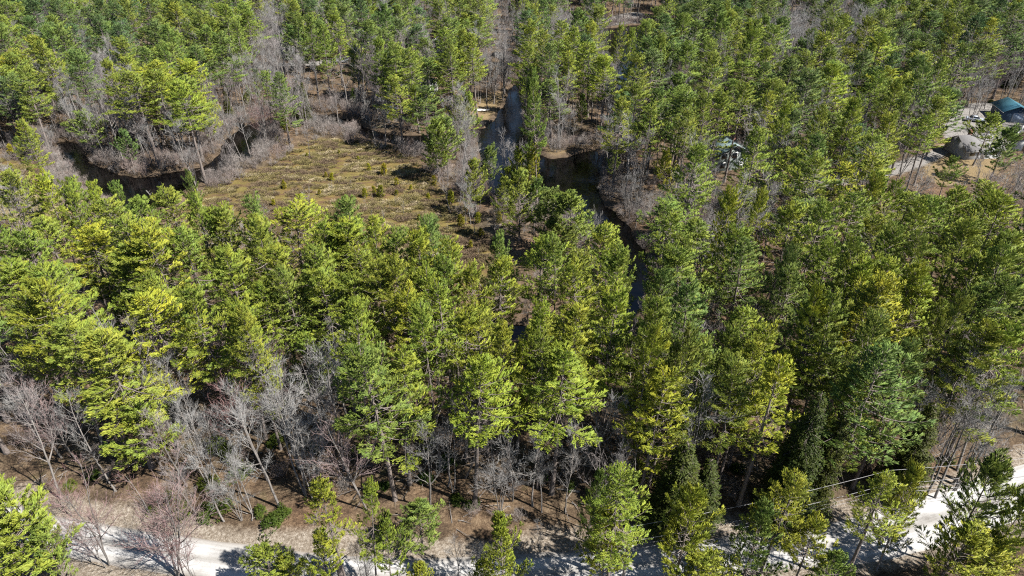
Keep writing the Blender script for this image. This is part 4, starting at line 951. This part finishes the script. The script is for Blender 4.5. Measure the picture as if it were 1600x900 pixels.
def car(loc, rz, paint, label):
    root = bpy.data.objects.new("car", None); COL.objects.link(root); root.location = loc; root.rotation_euler = (0, 0, rz); tag(root, label, "car")
    prof = [(-2.2, .45), (-2.25, .8), (-2.15, 1.0), (-1.2, 1.05), (1.15, 1.02), (2.1, .88), (2.25, .65), (2.2, .38)]
    def extr(nm, pr, hw, mt, tw=None):
        n = len(pr); V = [(x, -hw, z) for x, z in pr] + [(x, hw, z) for x, z in pr]
        if tw: V = [(x, (-1 if i < n else 1) * (hw if z < 1.1 else tw), z) for i, (x, _, z) in enumerate(V)]
        me = mesh(nm, V, [np.array([tuple(range(n))[::-1]]), np.array([tuple(range(n, 2 * n))]), np.array([(i, (i + 1) % n, n + (i + 1) % n, n + i) for i in range(n)])], mt)
        o = link(nm, me, root); b = o.modifiers.new("bevel", 'BEVEL'); b.width = .05; b.segments = 2; return o
    extr("body", prof, .88, paint); extr("cabin", [(-1.5, 1.03), (-1.0, 1.48), (.35, 1.5), (1.05, 1.03)], .80, M_GLASS, .62); part("roof_panel", root, paint, [(-.95, .35, -.6, .6, 1.485, 1.53)])
    for sx in (-1.35, 1.4):
        for sy in (-.8, .8):
            T = Tubes(); T.tube([(sx, sy - .11, .33), (sx, sy + .11, .33)], [.33, .33], 16); V = np.concatenate(T.V); k = 16
            link("wheel", mesh("wheel", V, [np.concatenate(T.Q), np.array([tuple(range(k)), tuple(range(2 * k - 1, k - 1, -1))])], M_TYRE), root)
M_TYRE = mat_simple("tyre", (.02, .02, .02), .8)
car(at(535, 104), radians(8), mat_simple("silver_paint", (.50, .52, .55), .3, .4), "silver car parked by the far lane behind bare trees")
car(at(1520, 196), radians(-25), mat_simple("pale_blue_paint", (.45, .50, .58), .3, .3), "pale blue grey car in the yard left of the garage")

# ------------------------------------------------------------------ poles and wires
M_POLE = mat_simple("pole_wood", (.30, .27, .24), .9, scale=4, vec=(1, 1, .1)); M_WIRE = mat_simple("wire", (.26, .26, .27), .6, .2)
M_CER = mat_simple("insulator", (.5, .5, .52), .3)
def pole(u, v, h, rz, label, lamp=False):
    x, y = unproj(u, v, h); z = hz(x, y); root = bpy.data.objects.new("utility_pole", None); COL.objects.link(root); root.location = (x, y, z); root.rotation_euler = (0, 0, rz)
    tag(root, label, "utility pole", "poles carrying the wires along the road")
    T = Tubes(); T.tube([(0, 0, -.4), (0, 0, h * .5), (0, 0, h)], [.17, .15, .12], 10); link("post", T.build("post", M_POLE), root)
    T = Tubes(); T.tube([(0, 0, h), (0, 0, h + .28)], [.035, .06], 8); link("insulator", T.build("insulator", M_CER), root)
    part("bracket", root, M_CER, [(-.05, .05, -.75, -.16, h - 1.35, h - 1.27)])
    T = Tubes(); T.tube([(0, -.7, h - 1.27), (0, -.7, h - 1.05)], [.04, .06], 8); link("insulator", T.build("insulator", M_CER), root)
    T = Tubes(); T.tube([(.24, 0, h - 2.7), (.24, 0, h - 1.9)], [.02, .19], 3) if False else T.tube([(.36, 0, h - 2.8), (.36, 0, h - 2.0)], [.2, .2], 12)
    V = np.concatenate(T.V)
    if lamp: link("transformer", mesh("transformer", V, [np.concatenate(T.Q), np.array([tuple(range(12)), tuple(range(23, 11, -1))])], M_CER), root)
    return np.array((x, y, z)), h
p2 = pole(1388, 738, 9, radians(12), "wooden utility pole with grey bracket standing at the edge of the dark hemlocks")
p1 = pole(985, 826, 9, radians(8), "wooden utility pole hidden in the pine beside the gravel road", True)
xr, yr = unproj(1790, 692, 9); p3 = (np.array((xr, yr, 0.)), 9)
def wire(nm, hs, off, label, rad):
    T = Tubes(); P = []
    for (a, ha), (b, hb) in ((p1, p2), (p2, p3)):
        for i in range(17):
            q = i / 16; c = a + (b - a) * q; P.append((c[0], c[1] + off, c[2] + ha + hs - 4 * .55 * q * (1 - q)))
    T.tube(P, np.full(len(P), rad), 5); tag(link("power_wire", T.build("power_wire", M_WIRE)), label, "wire", "wires strung along the road")
wire("w", .30, 0, "topmost pale wire crossing above the roadside pines", .021); wire("w", -1.04, -.7, "second wire below the pole top on its bracket", .022)
wire("w", -2.6, -.12, "thin lower wire third from the pole top", .016); wire("w", -3.2, -.14, "lowest wire strung under the other three", .02)

# broken trunk in front of the road, fallen and leaning logs
def snag():
    x, y = unproj(527, 873, 5.5); root = bpy.data.objects.new("broken_trunk", None); COL.objects.link(root); root.location = (x, y, hz(x, y)); tag(root, "thick dark broken trunk standing before the gravel road", "dead trunk")
    T = Tubes(); T.tube([(0, 0, -.3), (.05, 0, 1.5), (0, .05, 3.5), (.06, .02, 5.2), (.1, 0, 5.6)], [.42, .36, .33, .3, .14], 12); link("trunk", T.build("trunk", M_PBARK), root)
    for a, zz_ in ((.5, 4.9), (2.6, 4.2), (4.2, 4.6)):
        T = Tubes(); T.tube([(0, 0, zz_), (cos(a) * .8, sin(a) * .8, zz_ + .5), (cos(a) * 1.4, sin(a) * 1.4, zz_ + .7)], [.08, .05, .02], 5); link("branch", T.build("branch", M_PBARK), root)
snag()
logs = [((962,618),(983,640),3.0,.2,"pale dead log leaning between the pines right of centre"),((215,248),(232,262),.5,.4,"bleached log reaching over the left river bend"),((268,263),(278,258),.2,.5,"short grey log lying at the inner bank of the left bend"),
        ((532,155),(552,178),3.5,.2,"curved pale log leaning out of the shade above the marsh"),((322,278),(334,262),2.5,.1,"grey driftwood pole sticking up by the small left pool"),((240,310),(228,296),.3,.3,"white branch lying on water at the left bend"),
        ((470,650),(530,668),.2,.2,"long grey log lying among leafless trees left of centre"),((870,770),(905,775),.15,.15,"thin dark log on brown leaves behind the road bank"),((690,590),(745,596),.2,.2,"grey log lying in the gap behind the front pines"),
        ((1475,770),(1500,762),.15,.15,"short log on the leafy bank at the right"),((975,42),(981,48),.3,.6,"pale snag on the far sandy bank")]
for a, b, z1_, z0_, lab in logs:
    ax_, ay_ = unproj(*a); bx_, by_ = unproj(*b); ga, gb = hz(ax_, ay_), hz(bx_, by_); ga, gb = max(ga, -.65), max(gb, -.65)
    A_ = np.array((ax_, ay_, ga + z1_)); B_ = np.array((bx_, by_, gb + z0_)); M_ = (A_ + B_) / 2
    T = Tubes(); T.tube([A_ - M_, (A_ - M_) * .5 + [.1, 0, .06], [0, 0, .05], (B_ - M_) * .6, B_ - M_], [.05, .09, .12, .14, .16], 7)
    for q in (.2, .45): d_ = (A_ - B_); c_ = (B_ - M_) * (1 - 2 * q) * .9; T.tube([c_, c_ + np.array([.4, .6, .5])], [.05, .012], 4)
    o = link("fallen_log", T.build("fallen_log", M_BBARK), None, tuple(M_)); tag(o, lab, "log", "fallen logs in the woods")

# ------------------------------------------------------------------ labels
def zone(t):
    u, v, x = t['ub'], t['vb'], t['x']
    if v > 845: return "in front of the gravel road" if u > 800 else "before the gravel road at left"
    if v > 745:
        return "behind the left stretch of road" if u < 430 else "on the leafy bank behind the road" if u < 900 else "beside the wires" if u < 1350 else "on the right road bank"
    if v > 640:
        return "in the left front woods" if u < 260 else "around the leafless grove" if u < 560 else "in the middle front woods" if u < 960 else "in front woods right of centre" if u < 1330 else "in the right front woods"
    if v > 540:
        return "in the second rank at far left" if u < 300 else "behind the leafless grove" if u < 620 else "in the central second rank" if u < 960 else "in the second rank right of centre" if u < 1300 else "in the second rank at far right"
    if v > 440:
        return "between left bend and front woods" if u < 330 else "along the near edge of the bog" if u < 800 else "near the dark narrow channel" if u < 1100 else "in woods below the pale-roofed house" if u < 1350 else "in woods below the grey-roofed house"
    if v > 300:
        return "beside the left river bend" if u < 330 else "on the strip between bog and river" if u < 960 else "on the right bank of the dark pool" if u < 1120 else "near the pale-roofed house" if u < 1350 else "around the tan lawn"
    if v > 190:
        return "on the left peninsula" if u < 330 else "behind the bog" if u < 720 else "behind the dark pool" if u < 980 else "above the pale-roofed house" if u < 1330 else "around the blue garage"
    return "in the far left woods" if u < 400 else "by the far lane" if u < 620 else "around the white gabled house" if u < 800 else "along the upper river" if u < 1060 else "in the far woods right of the upper river" if u < 1350 else "in the far right woods"
ORD = ["leftmost"] + [w_ + " from left" for w_ in "second third fourth fifth sixth seventh eighth ninth tenth eleventh twelfth thirteenth fourteenth fifteenth sixteenth seventeenth eighteenth nineteenth twentieth".split()]
def label_all(T, word, look, cat, group):
    G = {}
    for t in T: G.setdefault((look(t), zone(t)), []).append(t)
    H_ = {}
    for (lk, z), L_ in G.items():
        if len(L_) <= 9: H_[(lk, z)] = L_; continue
        L_.sort(key=lambda t: -t['vb']); n = -(-len(L_) // 18) + 1; m = -(-len(L_) // n)
        for q in range(n):
            nm = ("nearer", "farther")[q] if n == 2 else ("nearest", "middle", "farthest")[q] if n == 3 else ("nearest", "nearer", "farther", "farthest")[min(q, 3)]
            if L_[q * m:(q + 1) * m]: H_[(lk, z + ", " + nm + " rows")] = L_[q * m:(q + 1) * m]
    for (lk, z), L_ in H_.items():
        L_.sort(key=lambda t: t['ut'])
        for i, t in enumerate(L_):
            if len(L_) == 1: s = f"only {lk} {word} {z}"
            else: s = f"{lk} {word} {z}, {ORD[i] if i < len(L_) - 1 else 'rightmost'}"
            tag(t['o'], s, cat, group)
def look_p(t):
    a = "yellow-green" if t['tone'] > .74 else "fresh green" if t['tone'] > .5 else "mid green" if t['tone'] > .28 else "blue-green"
    s = "small" if t['h'] < 12 else "young" if t['h'] < 17.5 else ("broad" if t['rad'] > 3.9 else "slim" if t['rad'] < 2.9 else "tall")
    return s + " " + a
label_all(ind_p, "pine", look_p, "pine tree", "pine trees of the woods")
label_all([b for b in ind_b if b['k'] != 3], "leafless tree", lambda t: ("red-tipped" if t['k'] == 2 else "many-stemmed grey" if t['k'] == 1 else ("tall" if t['h'] > 14.5 else "mid-height" if t['h'] > 11 else "low") + " grey"), "bare tree", "leafless trees of the woods")
label_all([b for b in ind_b if b['k'] == 3], "dead tree", lambda t: "tall pale" if t['h'] > 13 else "short pale", "dead tree", "pale dead trees")
label_all(hems, "hemlock", lambda t: "tall dark" if t['h'] > 13 else "low dark", "hemlock tree", "dark hemlocks")
label_all(bushes, "evergreen bush", lambda t: ("wide" if t['wd'] > 38 else "compact") + (" yellowish" if t['tone'] > .55 else " dark green"), "bush", "evergreen bushes on the woodland floor")
def zb(t):
    u, v = t['u'], t['v']
    return ("upper " if v < 275 else "middle " if v < 310 else "lower ") + ("left" if u < 480 else "central" if u < 600 else "right")
for L__, w1, ct, gp in ((saps, "sapling", "sapling", "bright saplings dotting the bog"), (stubs, "leafless stub", "dead shrub", "pale dead shrubs dotting the bog")):
    G = {}
    for t in L__: G.setdefault((("yellow" if t.get('tone', 0) > .65 else "green") if w1 == "sapling" else ("tall pale" if t['h'] > 2.5 else "low pale"), zb(t)), []).append(t)
    for (lk, z), L_ in G.items():
        L_.sort(key=lambda t: t['u'])
        for i, t in enumerate(L_): tag(t['o'], f"{lk} {w1} in the {z} part of the bog" + (f", {ORD[i]}" if len(L_) > 1 else ""), ct, gp)
for o in list(bpy.data.objects):
    if o.type == 'EMPTY' and o.get('category') is None and o.name in sc.objects: print("untagged", o.name)
